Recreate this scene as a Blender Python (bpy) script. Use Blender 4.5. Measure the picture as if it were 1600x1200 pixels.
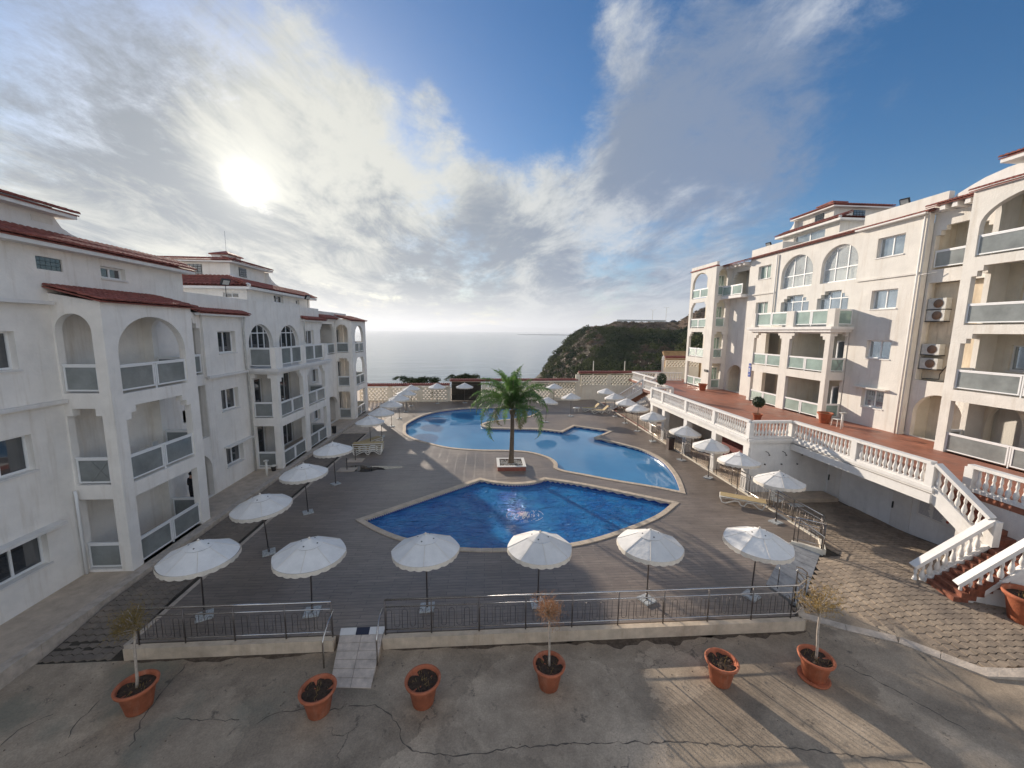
import bpy, bmesh, math, random
import numpy as np
from mathutils import Vector, Matrix
from mathutils.geometry import delaunay_2d_cdt
random.seed(7); rng = np.random.default_rng(7)
R = math.radians
for o in list(bpy.data.objects): bpy.data.objects.remove(o)
S = bpy.context.scene; COL = S.collection

# ---------------------------------------------------------------- camera
F_PX = 615.0
cam = bpy.data.cameras.new('camera'); camo = bpy.data.objects.new('camera', cam); COL.objects.link(camo)
cam.sensor_fit = 'HORIZONTAL'; cam.sensor_width = 36.0; cam.lens = 36.0*F_PX/1600.0
cam.clip_start = 0.1; cam.clip_end = 120000
PITCH, ROLL, YAW = R(7.69), R(0.65), R(4.0)
hv = Vector((math.sin(YAW), math.cos(YAW), 0)); r0 = Vector((math.cos(YAW), -math.sin(YAW), 0))
fv = hv*math.cos(PITCH)+Vector((0, 0, -math.sin(PITCH))); u0 = r0.cross(fv)
rv = r0*math.cos(ROLL)+u0*math.sin(ROLL); uv = -r0*math.sin(ROLL)+u0*math.cos(ROLL)
m = Matrix((rv, uv, -fv)).transposed().to_4x4(); m.translation = Vector((0, 0, 8.3)); camo.matrix_world = m
S.camera = camo
# ---------------------------------------------------------------- light
SUN_EL, SUN_AZ = R(16.0), R(-28.8)     # azimuth measured from +Y, negative to -X
sd = Vector((math.sin(SUN_AZ)*math.cos(SUN_EL), math.cos(SUN_AZ)*math.cos(SUN_EL), math.sin(SUN_EL)))
sun = bpy.data.lights.new('sun', 'SUN'); sun.energy = 4.3; sun.angle = R(0.6); sun.color = (1.0, 0.88, 0.74)
suno = bpy.data.objects.new('sun', sun); COL.objects.link(suno)
suno.rotation_euler = sd.to_track_quat('Z', 'Y').to_euler()
W = bpy.data.worlds.new('World'); S.world = W; W.use_nodes = True
nt = W.node_tree; nt.nodes.clear()
def N(t, **kw):
    n = nt.nodes.new(t)
    for k, v in kw.items(): setattr(n, k, v)
    return n
def L(a, b): nt.links.new(a, b)
def mth(op, a, b=None, c=None, clamp=False):
    n = N('ShaderNodeMath', operation=op); n.use_clamp = clamp
    for i, q in enumerate((a, b, c)):
        if q is None: continue
        if isinstance(q, (int, float)): n.inputs[i].default_value = q
        else: L(q, n.inputs[i])
    return n.outputs[0]
def smooth(v, a, b, lo=0.0, hi=1.0):
    n = N('ShaderNodeMapRange', interpolation_type='SMOOTHSTEP'); L(v, n.inputs[0])
    for i, q in zip((1, 2, 3, 4), (a, b, lo, hi)): n.inputs[i].default_value = q
    return n.outputs[0]
tc = N('ShaderNodeTexCoord'); D = tc.outputs['Generated']
sep = N('ShaderNodeSeparateXYZ'); L(D, sep.inputs[0])
zc = mth('ADD', mth('ABSOLUTE', sep.outputs[2]), 0.12)
comb = N('ShaderNodeCombineXYZ'); L(mth('DIVIDE', sep.outputs[0], zc), comb.inputs[0]); L(mth('DIVIDE', sep.outputs[1], zc), comb.inputs[1])
def pxdir(px, py):
    return (fv+rv*((px-800)/F_PX)-uv*((py-600)/F_PX)).normalized()
def blob(px, py, rad, w):
    d = N('ShaderNodeVectorMath', operation='DOT_PRODUCT'); L(D, d.inputs[0]); d.inputs[1].default_value = pxdir(px, py)
    return smooth(d.outputs['Value'], math.cos(R(rad)), 1.0, 0.0, w)
def noise(vec, scale, detail, rough, rot=0.0, sc=(1, 1, 1), dist=0.0, off=(0, 0, 0)):
    mp = N('ShaderNodeMapping'); L(vec, mp.inputs[0]); mp.inputs['Rotation'].default_value = (0, 0, rot); mp.inputs['Scale'].default_value = sc; mp.inputs['Location'].default_value = off
    n = N('ShaderNodeTexNoise'); L(mp.outputs[0], n.inputs['Vector']); n.inputs['Scale'].default_value = scale; n.inputs['Detail'].default_value = detail
    n.inputs['Roughness'].default_value = rough; n.inputs['Distortion'].default_value = dist
    return n.outputs['Fac']
n1 = noise(comb.outputs[0], 0.8, 12, 0.66, R(60), (1.0, 0.70, 1), 0.25)
n2 = noise(comb.outputs[0], 3.0, 12, 0.70, R(62), (1.0, 0.50, 1), 0.3, (3, 1, 0))
n0 = noise(D, 6.0, 12, 0.72, R(10), (1.0, 1.0, 1.8), 0.3, (1, 5, 2))
dens = mth('ADD', mth('MULTIPLY', mth('SUBTRACT', n1, 0.5), 1.7), mth('MULTIPLY', mth('SUBTRACT', n2, 0.5), 1.5))
dens = mth('ADD', dens, mth('MULTIPLY', mth('SUBTRACT', n0, 0.5), 2.4))
for b in [(230, 200, 27, .62), (380, 300, 22, .55), (620, 330, 18, .55), (860, 300, 15, .50), (980, 260, 13, .42), (1080, 160, 14, .34), (1180, 80, 16, .36), (1300, 60, 16, .34), (1000, 430, 22, .55), (1300, 200, 14, .22),
          (740, 430, 20, .45), (60, 340, 20, .45), (1200, 360, 12, .30), (130, 30, 14, -.35), (20, 110, 8, -.15), (560, 60, 16, -.25), (740, 60, 15, -.60), (830, 160, 12, -.70), (1520, 260, 20, -.60), (1400, 370, 12, -.40), (1600, 10, 16, -.30), (650, 130, 5, .45), (690, 190, 5, .50), (570, 150, 5, .35), (960, 60, 5, .55), (480, 100, 5, .3), (810, 185, 2, .5)]:
    dens = mth('ADD', dens, blob(*b))
dens = mth('ADD', dens, smooth(sep.outputs[2], 0.20, 0.02, 0.0, 0.55))
# unseen sky behind the camera: denser cloud added to fill the shaded walls
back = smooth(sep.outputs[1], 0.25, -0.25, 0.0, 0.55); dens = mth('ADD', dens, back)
dens = mth('ADD', dens, -0.05)
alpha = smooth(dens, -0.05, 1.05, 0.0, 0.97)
dsun = N('ShaderNodeVectorMath', operation='DOT_PRODUCT'); L(D, dsun.inputs[0]); dsun.inputs[1].default_value = sd
ds = mth('MAXIMUM', dsun.outputs['Value'], 0.0)
sky = N('ShaderNodeTexSky', sky_type='NISHITA'); sky.sun_disc = False; sky.sun_elevation = SUN_EL; sky.sun_rotation = -SUN_AZ if False else SUN_AZ
sky.air_density = 1.0; sky.dust_density = 0.6; sky.ozone_density = 3.0
bg1 = N('ShaderNodeBackground'); hs_ = N('ShaderNodeHueSaturation'); hs_.inputs['Hue'].default_value = .503; hs_.inputs['Saturation'].default_value = 1.38; hs_.inputs['Value'].default_value = .60; L(sky.outputs[0], hs_.inputs['Color']); L(hs_.outputs[0], bg1.inputs[0]); bg1.inputs[1].default_value = 0.12
# cloud colour: grey blue undersides to warm white, brighter toward the sun
n3 = noise(comb.outputs[0], 1.9, 12, 0.68, R(60), (1.0, 0.5, 1), 0.4, (7, 2, 0))
for b in [(30, 50, 13, -.20), (180, 280, 8, -.12), (260, 40, 9, -.08), (1100, 170, 14, -.13), (1250, 230, 12, -.14), (780, 360, 8, -.08), (700, 440, 9, -.12), (560, 400, 6, -.06), (300, 100, 10, .08), (600, 270, 10, .10), (880, 270, 8, .08), (150, 200, 9, .06), (900, 430, 8, -.05)]:
    n3 = mth('ADD', n3, blob(*b))
thick = smooth(n3, 0.36, 0.64)
near = smooth(ds, 0.55, 0.99)
cr = N('ShaderNodeMix', data_type='RGBA'); L(thick, cr.inputs['Factor']); cr.inputs[6].default_value = (.12, .165, .25, 1); cr.inputs[7].default_value = (.35, .38, .43, 1)
cr2 = N('ShaderNodeMix', data_type='RGBA'); L(near, cr2.inputs['Factor']); L(cr.outputs[2], cr2.inputs[6])
crb = N('ShaderNodeMix', data_type='RGBA'); L(thick, crb.inputs['Factor']); crb.inputs[6].default_value = (.16, .185, .215, 1); crb.inputs[7].default_value = (.45, .45, .41, 1)
L(crb.outputs[2], cr2.inputs[7])
back_fill = N('ShaderNodeMix', data_type='RGBA'); L(smooth(dsun.outputs['Value'], 0.25, -0.35), back_fill.inputs['Factor']); L(cr2.outputs[2], back_fill.inputs[6]); back_fill.inputs[7].default_value = (.80, .80, .80, 1)  # clouds opposite the sun whitened, added fill from behind the camera
hz = N('ShaderNodeMix', data_type='RGBA'); L(smooth(sep.outputs[2], 0.13, 0.0, 0.0, 0.8), hz.inputs['Factor']); L(back_fill.outputs[2], hz.inputs[6]); hz.inputs[7].default_value = (.40, .41, .42, 1)
bg2 = N('ShaderNodeBackground'); L(hz.outputs[2], bg2.inputs[0]); bg2.inputs[1].default_value = 1.0
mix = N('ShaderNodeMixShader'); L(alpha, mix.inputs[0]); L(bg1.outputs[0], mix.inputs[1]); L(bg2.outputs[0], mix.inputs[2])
glow = mth('ADD', mth('MULTIPLY', mth('POWER', ds, 30.0), 0.03), mth('MULTIPLY', mth('POWER', ds, 220.0), 0.09))
glow = mth('ADD', glow, mth('ADD', mth('MULTIPLY', mth('POWER', ds, 1100.0), 0.30), mth('MULTIPLY', mth('POWER', ds, 4500.0), 1.6)))
bg3 = N('ShaderNodeBackground'); bg3.inputs[0].default_value = (1, .95, .80, 1); L(glow, bg3.inputs[1])
add = N('ShaderNodeAddShader'); L(mix.outputs[0], add.inputs[0]); L(bg3.outputs[0], add.inputs[1])
out = N('ShaderNodeOutputWorld'); L(add.outputs[0], out.inputs[0])
S.view_settings.view_transform = 'Standard'; S.view_settings.look = 'None'; S.view_settings.gamma = 1.0; S.view_settings.exposure = 0.72
S.view_settings.use_curve_mapping = False
S.render.engine = 'CYCLES'; S.cycles.max_bounces = 6

# ---------------------------------------------------------------- materials
def mat(name, col, rough=0.8, metal=0.0, noise_s=None, var=0.12, bump=0.0, bscale=40.0, streak=0.0, spec=0.4, warm=None):
    m = bpy.data.materials.new(name); m.use_nodes = True; t = m.node_tree; b = t.nodes['Principled BSDF']
    b.inputs['Roughness'].default_value = rough; b.inputs['Metallic'].default_value = metal; b.inputs['Specular IOR Level'].default_value = spec
    b.inputs['Base Color'].default_value = (*col, 1)
    g = t.nodes.new('ShaderNodeNewGeometry')
    cur = None
    if noise_s:
        n = t.nodes.new('ShaderNodeTexNoise'); t.links.new(g.outputs['Position'], n.inputs['Vector']); n.inputs['Scale'].default_value = noise_s; n.inputs['Detail'].default_value = 6; n.inputs['Roughness'].default_value = .65
        rp = t.nodes.new('ShaderNodeMapRange'); t.links.new(n.outputs['Fac'], rp.inputs[0]); rp.inputs[1].default_value = .3; rp.inputs[2].default_value = .7; rp.inputs[3].default_value = 1-var; rp.inputs[4].default_value = 1+var*.6
        mx = t.nodes.new('ShaderNodeMix'); mx.data_type = 'RGBA'; mx.blend_type = 'MULTIPLY'; mx.inputs['Factor'].default_value = 1; mx.inputs[6].default_value = (*col, 1)
        t.links.new(rp.outputs[0], mx.inputs[7]); cur = mx.outputs[2]
    if streak:
        mp = t.nodes.new('ShaderNodeMapping'); t.links.new(g.outputs['Position'], mp.inputs[0]); mp.inputs['Scale'].default_value = (3.2, 3.2, .28)
        n = t.nodes.new('ShaderNodeTexNoise'); t.links.new(mp.outputs[0], n.inputs['Vector']); n.inputs['Scale'].default_value = 1.0; n.inputs['Detail'].default_value = 7; n.inputs['Roughness'].default_value = .7
        rp = t.nodes.new('ShaderNodeMapRange'); t.links.new(n.outputs['Fac'], rp.inputs[0]); rp.inputs[1].default_value = .52; rp.inputs[2].default_value = .80; rp.inputs[3].default_value = 0; rp.inputs[4].default_value = streak
        mx = t.nodes.new('ShaderNodeMix'); mx.data_type = 'RGBA'; t.links.new(rp.outputs[0], mx.inputs['Factor'])
        if cur: t.links.new(cur, mx.inputs[6])
        else: mx.inputs[6].default_value = (*col, 1)
        w = warm or (.42, .33, .22); mx.inputs[7].default_value = (*w, 1); cur = mx.outputs[2]
    if cur: t.links.new(cur, b.inputs['Base Color'])
    if bump:
        n = t.nodes.new('ShaderNodeTexNoise'); t.links.new(g.outputs['Position'], n.inputs['Vector']); n.inputs['Scale'].default_value = bscale; n.inputs['Detail'].default_value = 4
        bp = t.nodes.new('ShaderNodeBump'); bp.inputs['Strength'].default_value = bump; bp.inputs['Distance'].default_value = .02; t.links.new(n.outputs['Fac'], bp.inputs['Height']); t.links.new(bp.outputs[0], b.inputs['Normal'])
    return m
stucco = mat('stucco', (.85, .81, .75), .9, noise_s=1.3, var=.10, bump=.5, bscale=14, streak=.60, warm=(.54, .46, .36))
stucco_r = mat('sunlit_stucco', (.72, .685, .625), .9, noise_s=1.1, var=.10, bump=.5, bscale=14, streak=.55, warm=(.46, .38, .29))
STU = [stucco]
cream = mat('cream_render', (.74, .68, .57), .9, noise_s=2.0, var=.10, bump=.5, bscale=18, streak=.5, warm=(.50, .34, .18))
white_pl = mat('white_plaster', (.75, .725, .69), .8, noise_s=3, var=.08, bump=.3, bscale=25, streak=.28)
whitem = mat('white_aluminium', (.80, .80, .79), .4, noise_s=2, var=.05)
beige = mat('beige_concrete', (.54, .44, .34), .9, noise_s=2.5, var=.25, bump=.6, bscale=30)
kerbm = mat('kerb_stone', (.52, .44, .36), .9, noise_s=4, var=.3, bump=.7, bscale=25)
tilem = mat('roof_tile', (.27, .085, .065), .8, noise_s=5, var=.45, bump=.4, bscale=30)
terra = mat('terracotta', (.44, .135, .065), .8, noise_s=3.5, var=.32, bump=.4, bscale=30, streak=.55, warm=(.55, .36, .26))
soil = mat('soil', (.07, .045, .03), 1, noise_s=14, var=.6, bump=1, bscale=60)
bark = mat('bark', (.16, .12, .085), .95, noise_s=10, var=.4, bump=1, bscale=22)
pale_bark = mat('pale_bark', (.47, .40, .33), .9, noise_s=12, var=.3, bump=.5, bscale=60)
steel = mat('stainless_steel', (.58, .55, .52), .22, metal=1.0, noise_s=8, var=.15)
polem = mat('parasol_pole', (.16, .14, .13), .35, metal=.7, noise_s=9, var=.2)
canvas = mat('white_canvas', (.82, .795, .75), .85, noise_s=3, var=.10, bump=.9, bscale=4.5)
t_ = canvas.node_tree; b_ = t_.nodes['Principled BSDF']; src = b_.inputs['Base Color'].links[0].from_socket; oi_ = t_.nodes.new('ShaderNodeObjectInfo'); mr_ = t_.nodes.new('ShaderNodeMapRange'); mr_.inputs[3].default_value = .88; mr_.inputs[4].default_value = 1.03; t_.links.new(oi_.outputs['Random'], mr_.inputs[0]); mx_ = t_.nodes.new('ShaderNodeMix'); mx_.data_type = 'RGBA'; mx_.blend_type = 'MULTIPLY'; mx_.inputs['Factor'].default_value = 1; t_.links.new(src, mx_.inputs[6]); t_.links.new(mr_.outputs[0], mx_.inputs[7]); t_.links.new(mx_.outputs[2], b_.inputs['Base Color'])
canvas2 = mat('aged_valance', (.72, .66, .57), .85, noise_s=10, var=.12)
black = mat('black_rubber', (.02, .02, .02), .6)
dark = mat('dark_interior', (.035, .037, .038), .8, noise_s=3, var=.4)
stainm = mat('stained_render', (.66, .56, .42), .9, noise_s=.9, var=.25, bump=.4, bscale=16, streak=.8, warm=(.30, .18, .08))
shade = mat('room_wall', (.70, .66, .60), .9, noise_s=2, var=.1)
curtain = mat('curtain_cloth', (.62, .62, .56), .9, noise_s=8, var=.1)
tan_seat = mat('tan_sling', (.50, .38, .20), .8, noise_s=8, var=.15)
resin = mat('white_resin', (.78, .75, .68), .5, noise_s=6, var=.08)
redwall = mat('red_clay_band', (.30, .10, .07), .8, noise_s=7, var=.3, bump=.4)
gravel = mat('pale_gravel', (.55, .52, .48), .9, noise_s=25, var=.5, bump=1, bscale=50)
iron = mat('black_iron', (.025, .022, .02), .6)
bluesign = mat('blue_sign', (.02, .06, .30), .5)
greyplastic = mat('grey_plastic', (.55, .54, .50), .6, noise_s=8, var=.2)
cloth_dark = mat('dark_clothes', (.018, .018, .022), .9)
skin = mat('skin', (.45, .26, .18), .6)
drytwig = mat('dry_twig', (.42, .22, .11), .9, noise_s=30, var=.3)
dryleaf = mat('dry_leaf', (.36, .24, .08), .9, noise_s=30, var=.4)
marble = mat('ramp_stone', (.58, .49, .41), .55, noise_s=5, var=.3, bump=.3)
darkstone = mat('dark_stone', (.06, .06, .065), .6, noise_s=6, var=.3)
car_paint = mat('car_paint', (.05, .07, .10), .3)
dirty = mat('dry_earth', (.20, .13, .075), 1, noise_s=.3, var=.5, bump=1, bscale=2)

def glassm(name, col, rough, metal=0.0, spec=.5, ns=1.2, var=.25):
    m = mat(name, col, rough, metal, noise_s=ns, var=var, spec=spec); b = m.node_tree.nodes['Principled BSDF']
    b.inputs['Coat Weight'].default_value = .0; return m
winglass = glassm('window_glass', (.035, .042, .05), .03, spec=.5); winglass.node_tree.nodes['Principled BSDF'].inputs['IOR'].default_value = 2.1
clearglass = glassm('clear_window_glass', (.8, .85, .85), .02); clearglass.node_tree.nodes['Principled BSDF'].inputs['Alpha'].default_value = .35; clearglass.node_tree.nodes['Principled BSDF'].inputs['IOR'].default_value = 2.1
refl = glassm('reflective_glass', (.42, .48, .53), .03, metal=.75, ns=.7, var=.3)
frost = glassm('frosted_glass', (.40, .43, .42), .18, spec=.8, ns=.9, var=.35)
frost_green = glassm('green_frosted_glass', (.47, .60, .54), .15, spec=.8, ns=.9, var=.30)
for fm in (frost, frost_green):
    b = fm.node_tree.nodes['Principled BSDF']; b.inputs['Transmission Weight'].default_value = .45

def newmat(name):
    m = bpy.data.materials.new(name); m.use_nodes = True; t = m.node_tree; b = t.nodes['Principled BSDF']; g = t.nodes.new('ShaderNodeNewGeometry')
    def nd(ty, ins=None, **kw):
        n = t.nodes.new(ty)
        for k, v in kw.items(): setattr(n, k, v)
        for k, v in (ins or {}).items():
            if isinstance(v, bpy.types.NodeSocket): t.links.new(v, n.inputs[k])
            else: n.inputs[k].default_value = v
        return n
    return m, t, b, g.outputs['Position'], nd
def mixc(nd, f, a, b, bt='MIX'):
    n = nd('ShaderNodeMix', {'Factor': f, 6: a, 7: b}, data_type='RGBA', blend_type=bt); return n.outputs[2]
def rng_(nd, v, a, b, c=0., d=1.): return nd('ShaderNodeMapRange', {0: v, 1: a, 2: b, 3: c, 4: d}).outputs[0]
# pool deck: long wood-look strips
def deck_material():
    m, t, b, P, nd = newmat('deck_strips')
    br = nd('ShaderNodeTexBrick', {'Vector': P, 'Color1': (.198, .160, .132, 1), 'Color2': (.240, .196, .160, 1), 'Mortar': (.07, .06, .055, 1), 'Scale': 1.0, 'Mortar Size': .006, 'Bias': 0., 'Brick Width': 1.2, 'Row Height': .15})
    n = nd('ShaderNodeTexNoise', {'Vector': P, 'Scale': .35, 'Detail': 6., 'Roughness': .6}); c = mixc(nd, 1.0, br.outputs[0], rng_(nd, n.outputs[0], .3, .7, .75, 1.25), 'MULTIPLY')
    mp = nd('ShaderNodeMapping', {'Vector': P, 'Scale': (1.2, 14, 1)}); n2 = nd('ShaderNodeTexNoise', {'Vector': mp.outputs[0], 'Scale': 1.5, 'Detail': 8., 'Roughness': .7})
    c = mixc(nd, 1.0, c, rng_(nd, n2.outputs[0], .3, .7, .72, 1.3), 'MULTIPLY')
    n4 = nd('ShaderNodeTexNoise', {'Vector': P, 'Scale': 16., 'Detail': 2.}); c = mixc(nd, rng_(nd, n4.outputs[0], .72, .80, 0, .35), c, (.5, .47, .42, 1))
    t.links.new(c, b.inputs['Base Color']); t.links.new(rng_(nd, n.outputs[0], .3, .7, .30, .55), b.inputs['Roughness'])
    bp = nd('ShaderNodeBump', {'Height': br.outputs[1], 'Strength': .5, 'Distance': -.01}); bp2 = nd('ShaderNodeBump', {'Height': n2.outputs[0], 'Strength': .25, 'Distance': .01, 'Normal': bp.outputs[0]})
    t.links.new(bp2.outputs[0], b.inputs['Normal']); return m
deckm = deck_material()
def lane_material():
    m, t, b, P, nd = newmat('patched_concrete')
    n = nd('ShaderNodeTexNoise', {'Vector': P, 'Scale': .45, 'Detail': 9., 'Roughness': .62, 'Distortion': .6})
    c = nd('ShaderNodeValToRGB', {0: n.outputs[0]}).outputs[0]
    cr = c.node.color_ramp; cr.elements[0].position = .32; cr.elements[0].color = (.27, .21, .15, 1); cr.elements[1].position = .68; cr.elements[1].color = (.50, .395, .285, 1)
    e = cr.elements.new(.5); e.color = (.38, .30, .215, 1)
    n2 = nd('ShaderNodeTexNoise', {'Vector': P, 'Scale': 30., 'Detail': 4., 'Roughness': .7}); c = mixc(nd, 1.0, c, rng_(nd, n2.outputs[0], .3, .7, .78, 1.2), 'MULTIPLY')
    n5 = nd('ShaderNodeTexNoise', {'Vector': P, 'Scale': 2.6, 'Detail': 6., 'Roughness': .7}); c = mixc(nd, 1.0, c, rng_(nd, n5.outputs[0], .3, .7, .82, 1.15), 'MULTIPLY')
    # older and newer pours with ragged edges
    nq = nd('ShaderNodeTexNoise', {'Vector': P, 'Scale': 1.3, 'Detail': 8., 'Roughness': .7}); vq = nd('ShaderNodeVectorMath', {0: nq.outputs[1], 1: (1.3, 1.3, 0)}, operation='MULTIPLY'); vp = nd('ShaderNodeVectorMath', {0: P, 1: vq.outputs[0]}, operation='ADD')
    vc = nd('ShaderNodeTexVoronoi', {'Vector': vp.outputs[0], 'Scale': .36}); sc_ = nd('ShaderNodeSeparateXYZ', {0: vc.outputs['Color']}); c = mixc(nd, 1.0, c, rng_(nd, sc_.outputs[0], 0, 1, .74, 1.18), 'MULTIPLY')
    # greener, mossy patches to the left
    sp = nd('ShaderNodeSeparateXYZ', {0: P}); n6 = nd('ShaderNodeTexNoise', {'Vector': P, 'Scale': .8, 'Detail': 5.})
    f = nd('ShaderNodeMath', {0: rng_(nd, n6.outputs[0], .5, .65, 0, .5), 1: rng_(nd, sp.outputs[0], -1., -7., 0, 1)}, operation='MULTIPLY'); c = mixc(nd, f.outputs[0], c, (.16, .18, .14, 1))
    # dark blotches and holes
    n7 = nd('ShaderNodeTexNoise', {'Vector': P, 'Scale': 1.9, 'Detail': 7., 'Roughness': .75, 'Distortion': .5}); c = mixc(nd, rng_(nd, n7.outputs[0], .60, .68, 0, .7), c, (.07, .06, .05, 1))
    # cracks
    nw = nd('ShaderNodeTexNoise', {'Vector': P, 'Scale': 1.1, 'Detail': 6., 'Roughness': .6}); vm = nd('ShaderNodeVectorMath', {0: nw.outputs[1], 1: (1.6, 1.6, 0)}, operation='MULTIPLY'); va = nd('ShaderNodeVectorMath', {0: P, 1: vm.outputs[0]}, operation='ADD')
    v = nd('ShaderNodeTexVoronoi', {'Vector': va.outputs[0], 'Scale': .30}, feature='DISTANCE_TO_EDGE')
    cf = rng_(nd, v.outputs['Distance'], .0, .0035, 1, 0); nk = nd('ShaderNodeTexNoise', {'Vector': P, 'Scale': .5}); cf = nd('ShaderNodeMath', {0: cf, 1: rng_(nd, nk.outputs[0], .53, .62, 0, .8)}, operation='MULTIPLY').outputs[0]
    c = mixc(nd, cf, c, (.05, .042, .035, 1)); t.links.new(c, b.inputs['Base Color']); b.inputs['Roughness'].default_value = .9
    bp = nd('ShaderNodeBump', {'Height': n2.outputs[0], 'Strength': .5, 'Distance': .01}); bp2 = nd('ShaderNodeBump', {'Height': cf, 'Strength': .8, 'Distance': -.02, 'Normal': bp.outputs[0]}); bp3 = nd('ShaderNodeBump', {'Height': n5.outputs[0], 'Strength': .4, 'Distance': .03, 'Normal': bp2.outputs[0]})
    t.links.new(bp3.outputs[0], b.inputs['Normal']); return m
lanem = lane_material()
def terrace_material():
    m, t, b, P, nd = newmat('red_terrace_tile')
    br = nd('ShaderNodeTexBrick', {'Vector': P, 'Color1': (.32, .12, .072, 1), 'Color2': (.38, .15, .092, 1), 'Mortar': (.22, .10, .07, 1), 'Scale': 1.0, 'Mortar Size': .008, 'Brick Width': .33, 'Row Height': .33}); br.offset = 0
    n = nd('ShaderNodeTexNoise', {'Vector': P, 'Scale': .9, 'Detail': 7., 'Roughness': .65}); c = mixc(nd, 1.0, br.outputs[0], rng_(nd, n.outputs[0], .3, .7, .75, 1.2), 'MULTIPLY')
    t.links.new(c, b.inputs['Base Color']); t.links.new(rng_(nd, n.outputs[0], .3, .7, .35, .7), b.inputs['Roughness']); return m
terrm = terrace_material()
def paver_material():
    m, t, b, P, nd = newmat('concrete_paver')
    oi = nd('ShaderNodeObjectInfo'); v = nd('ShaderNodeTexVoronoi', {'Vector': P, 'Scale': 4.5})
    n = nd('ShaderNodeTexNoise', {'Vector': P, 'Scale': .6, 'Detail': 8., 'Roughness': .7}); n2 = nd('ShaderNodeTexNoise', {'Vector': P, 'Scale': 40., 'Detail': 3.})
    c = nd('ShaderNodeValToRGB', {0: n.outputs[0]}).outputs[0]; cr = c.node.color_ramp; cr.elements[0].position = .34; cr.elements[0].color = (.21, .165, .125, 1); cr.elements[1].position = .70; cr.elements[1].color = (.40, .31, .22, 1)
    sp = nd('ShaderNodeSeparateXYZ', {0: v.outputs['Color']}); c = mixc(nd, 1.0, c, rng_(nd, sp.outputs[0], 0, 1, .80, 1.16), 'MULTIPLY'); c = mixc(nd, 1.0, c, rng_(nd, n2.outputs[0], .3, .7, .8, 1.15), 'MULTIPLY')
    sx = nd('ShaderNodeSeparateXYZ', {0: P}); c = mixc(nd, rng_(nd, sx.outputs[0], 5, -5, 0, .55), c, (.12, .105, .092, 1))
    t.links.new(c, b.inputs['Base Color']); b.inputs['Roughness'].default_value = .85
    bp = nd('ShaderNodeBump', {'Height': n2.outputs[0], 'Strength': .5, 'Distance': .006}); t.links.new(bp.outputs[0], b.inputs['Normal']); return m
paverm = paver_material()
def water_material(name, col, col2, rough, layers, tint_n=.4):
    m, t, b, P, nd = newmat(name)
    n = nd('ShaderNodeTexNoise', {'Vector': P, 'Scale': tint_n, 'Detail': 4., 'Roughness': .5}); c = mixc(nd, rng_(nd, n.outputs[0], .35, .65), (*col, 1), (*col2, 1)); t.links.new(c, b.inputs['Base Color'])
    b.inputs['Roughness'].default_value = rough; b.inputs['IOR'].default_value = 1.45; b.inputs['Specular IOR Level'].default_value = .5
    prev = None
    for sc, st, dist, stretch, rot in layers:
        mp = nd('ShaderNodeMapping', {'Vector': P, 'Rotation': (0, 0, rot), 'Scale': (stretch, 1, 1)}); w = nd('ShaderNodeTexNoise', {'Vector': mp.outputs[0], 'Scale': sc, 'Detail': 4., 'Roughness': .55, 'Distortion': .7})
        bp = nd('ShaderNodeBump', {'Height': w.outputs[0], 'Strength': st, 'Distance': dist})
        if prev: t.links.new(prev, bp.inputs['Normal'])
        prev = bp.outputs[0]
    t.links.new(prev, b.inputs['Normal']); return m, t, b, P, nd
water_near = water_material('choppy_pool_water', (.006, .12, .38), (.02, .22, .50), .03, [(1.0, .8, .30, .55, .15), (2.6, 1.0, .34, .50, -.2), (6.5, .9, .16, .55, .1)], .9)[0]; water_near.node_tree.nodes['Principled BSDF'].inputs['IOR'].default_value = 1.75
water_far = water_material('calm_pool_water', (.045, .20, .40), (.06, .25, .47), .02, [(1.5, .25, .012, .4, .1), (6, .15, .004, .6, .3)], .25)[0]
seam, t_, b_, P_, nd_ = water_material('sea_water', (.10, .15, .18), (.12, .17, .20), .14, [(.035, .18, 2.0, .35, .2), (.16, .35, .6, .35, .35)], .004)
puddlem = mat('puddle_water', (.03, .03, .03), .02, spec=.8)
def band_material():
    m, t, b, P, nd = newmat('pool_wall_tile')
    sp = nd('ShaderNodeSeparateXYZ', {0: P}); a = nd('ShaderNodeMath', {0: sp.outputs[0], 1: sp.outputs[1]}, operation='ADD'); a2 = nd('ShaderNodeMath', {0: a.outputs[0], 1: 0.075}, operation='PINGPONG')
    tri = nd('ShaderNodeMath', {0: a2.outputs[0], 1: nd('ShaderNodeMath', {0: sp.outputs[2], 1: .135}, operation='ADD').outputs[0]}, operation='LESS_THAN')
    lim = nd('ShaderNodeMath', {0: sp.outputs[2], 1: -.135}, operation='GREATER_THAN'); f = nd('ShaderNodeMath', {0: tri.outputs[0], 1: lim.outputs[0]}, operation='MULTIPLY')
    c = mixc(nd, f.outputs[0], (.015, .05, .22, 1), (.55, .50, .42, 1)); t.links.new(c, b.inputs['Base Color']); b.inputs['Roughness'].default_value = .25; return m
bandm = band_material()
def leaf_material(name, c1, c2, sc=3.0, trans=.35):
    m, t, b, P, nd = newmat(name)
    n = nd('ShaderNodeTexNoise', {'Vector': P, 'Scale': sc, 'Detail': 5.}); c = mixc(nd, rng_(nd, n.outputs[0], .35, .65), (*c1, 1), (*c2, 1)); t.links.new(c, b.inputs['Base Color']); b.inputs['Roughness'].default_value = .55
    tr = nd('ShaderNodeBsdfTranslucent', {'Color': c}); ms = nd('ShaderNodeMixShader', {0: trans, 1: b.outputs[0], 2: tr.outputs[0]}); t.links.new(ms.outputs[0], t.nodes['Material Output'].inputs[0]); return m
palmleaf = leaf_material('palm_leaf', (.05, .12, .03), (.14, .26, .06), 1.5, .45)
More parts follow.
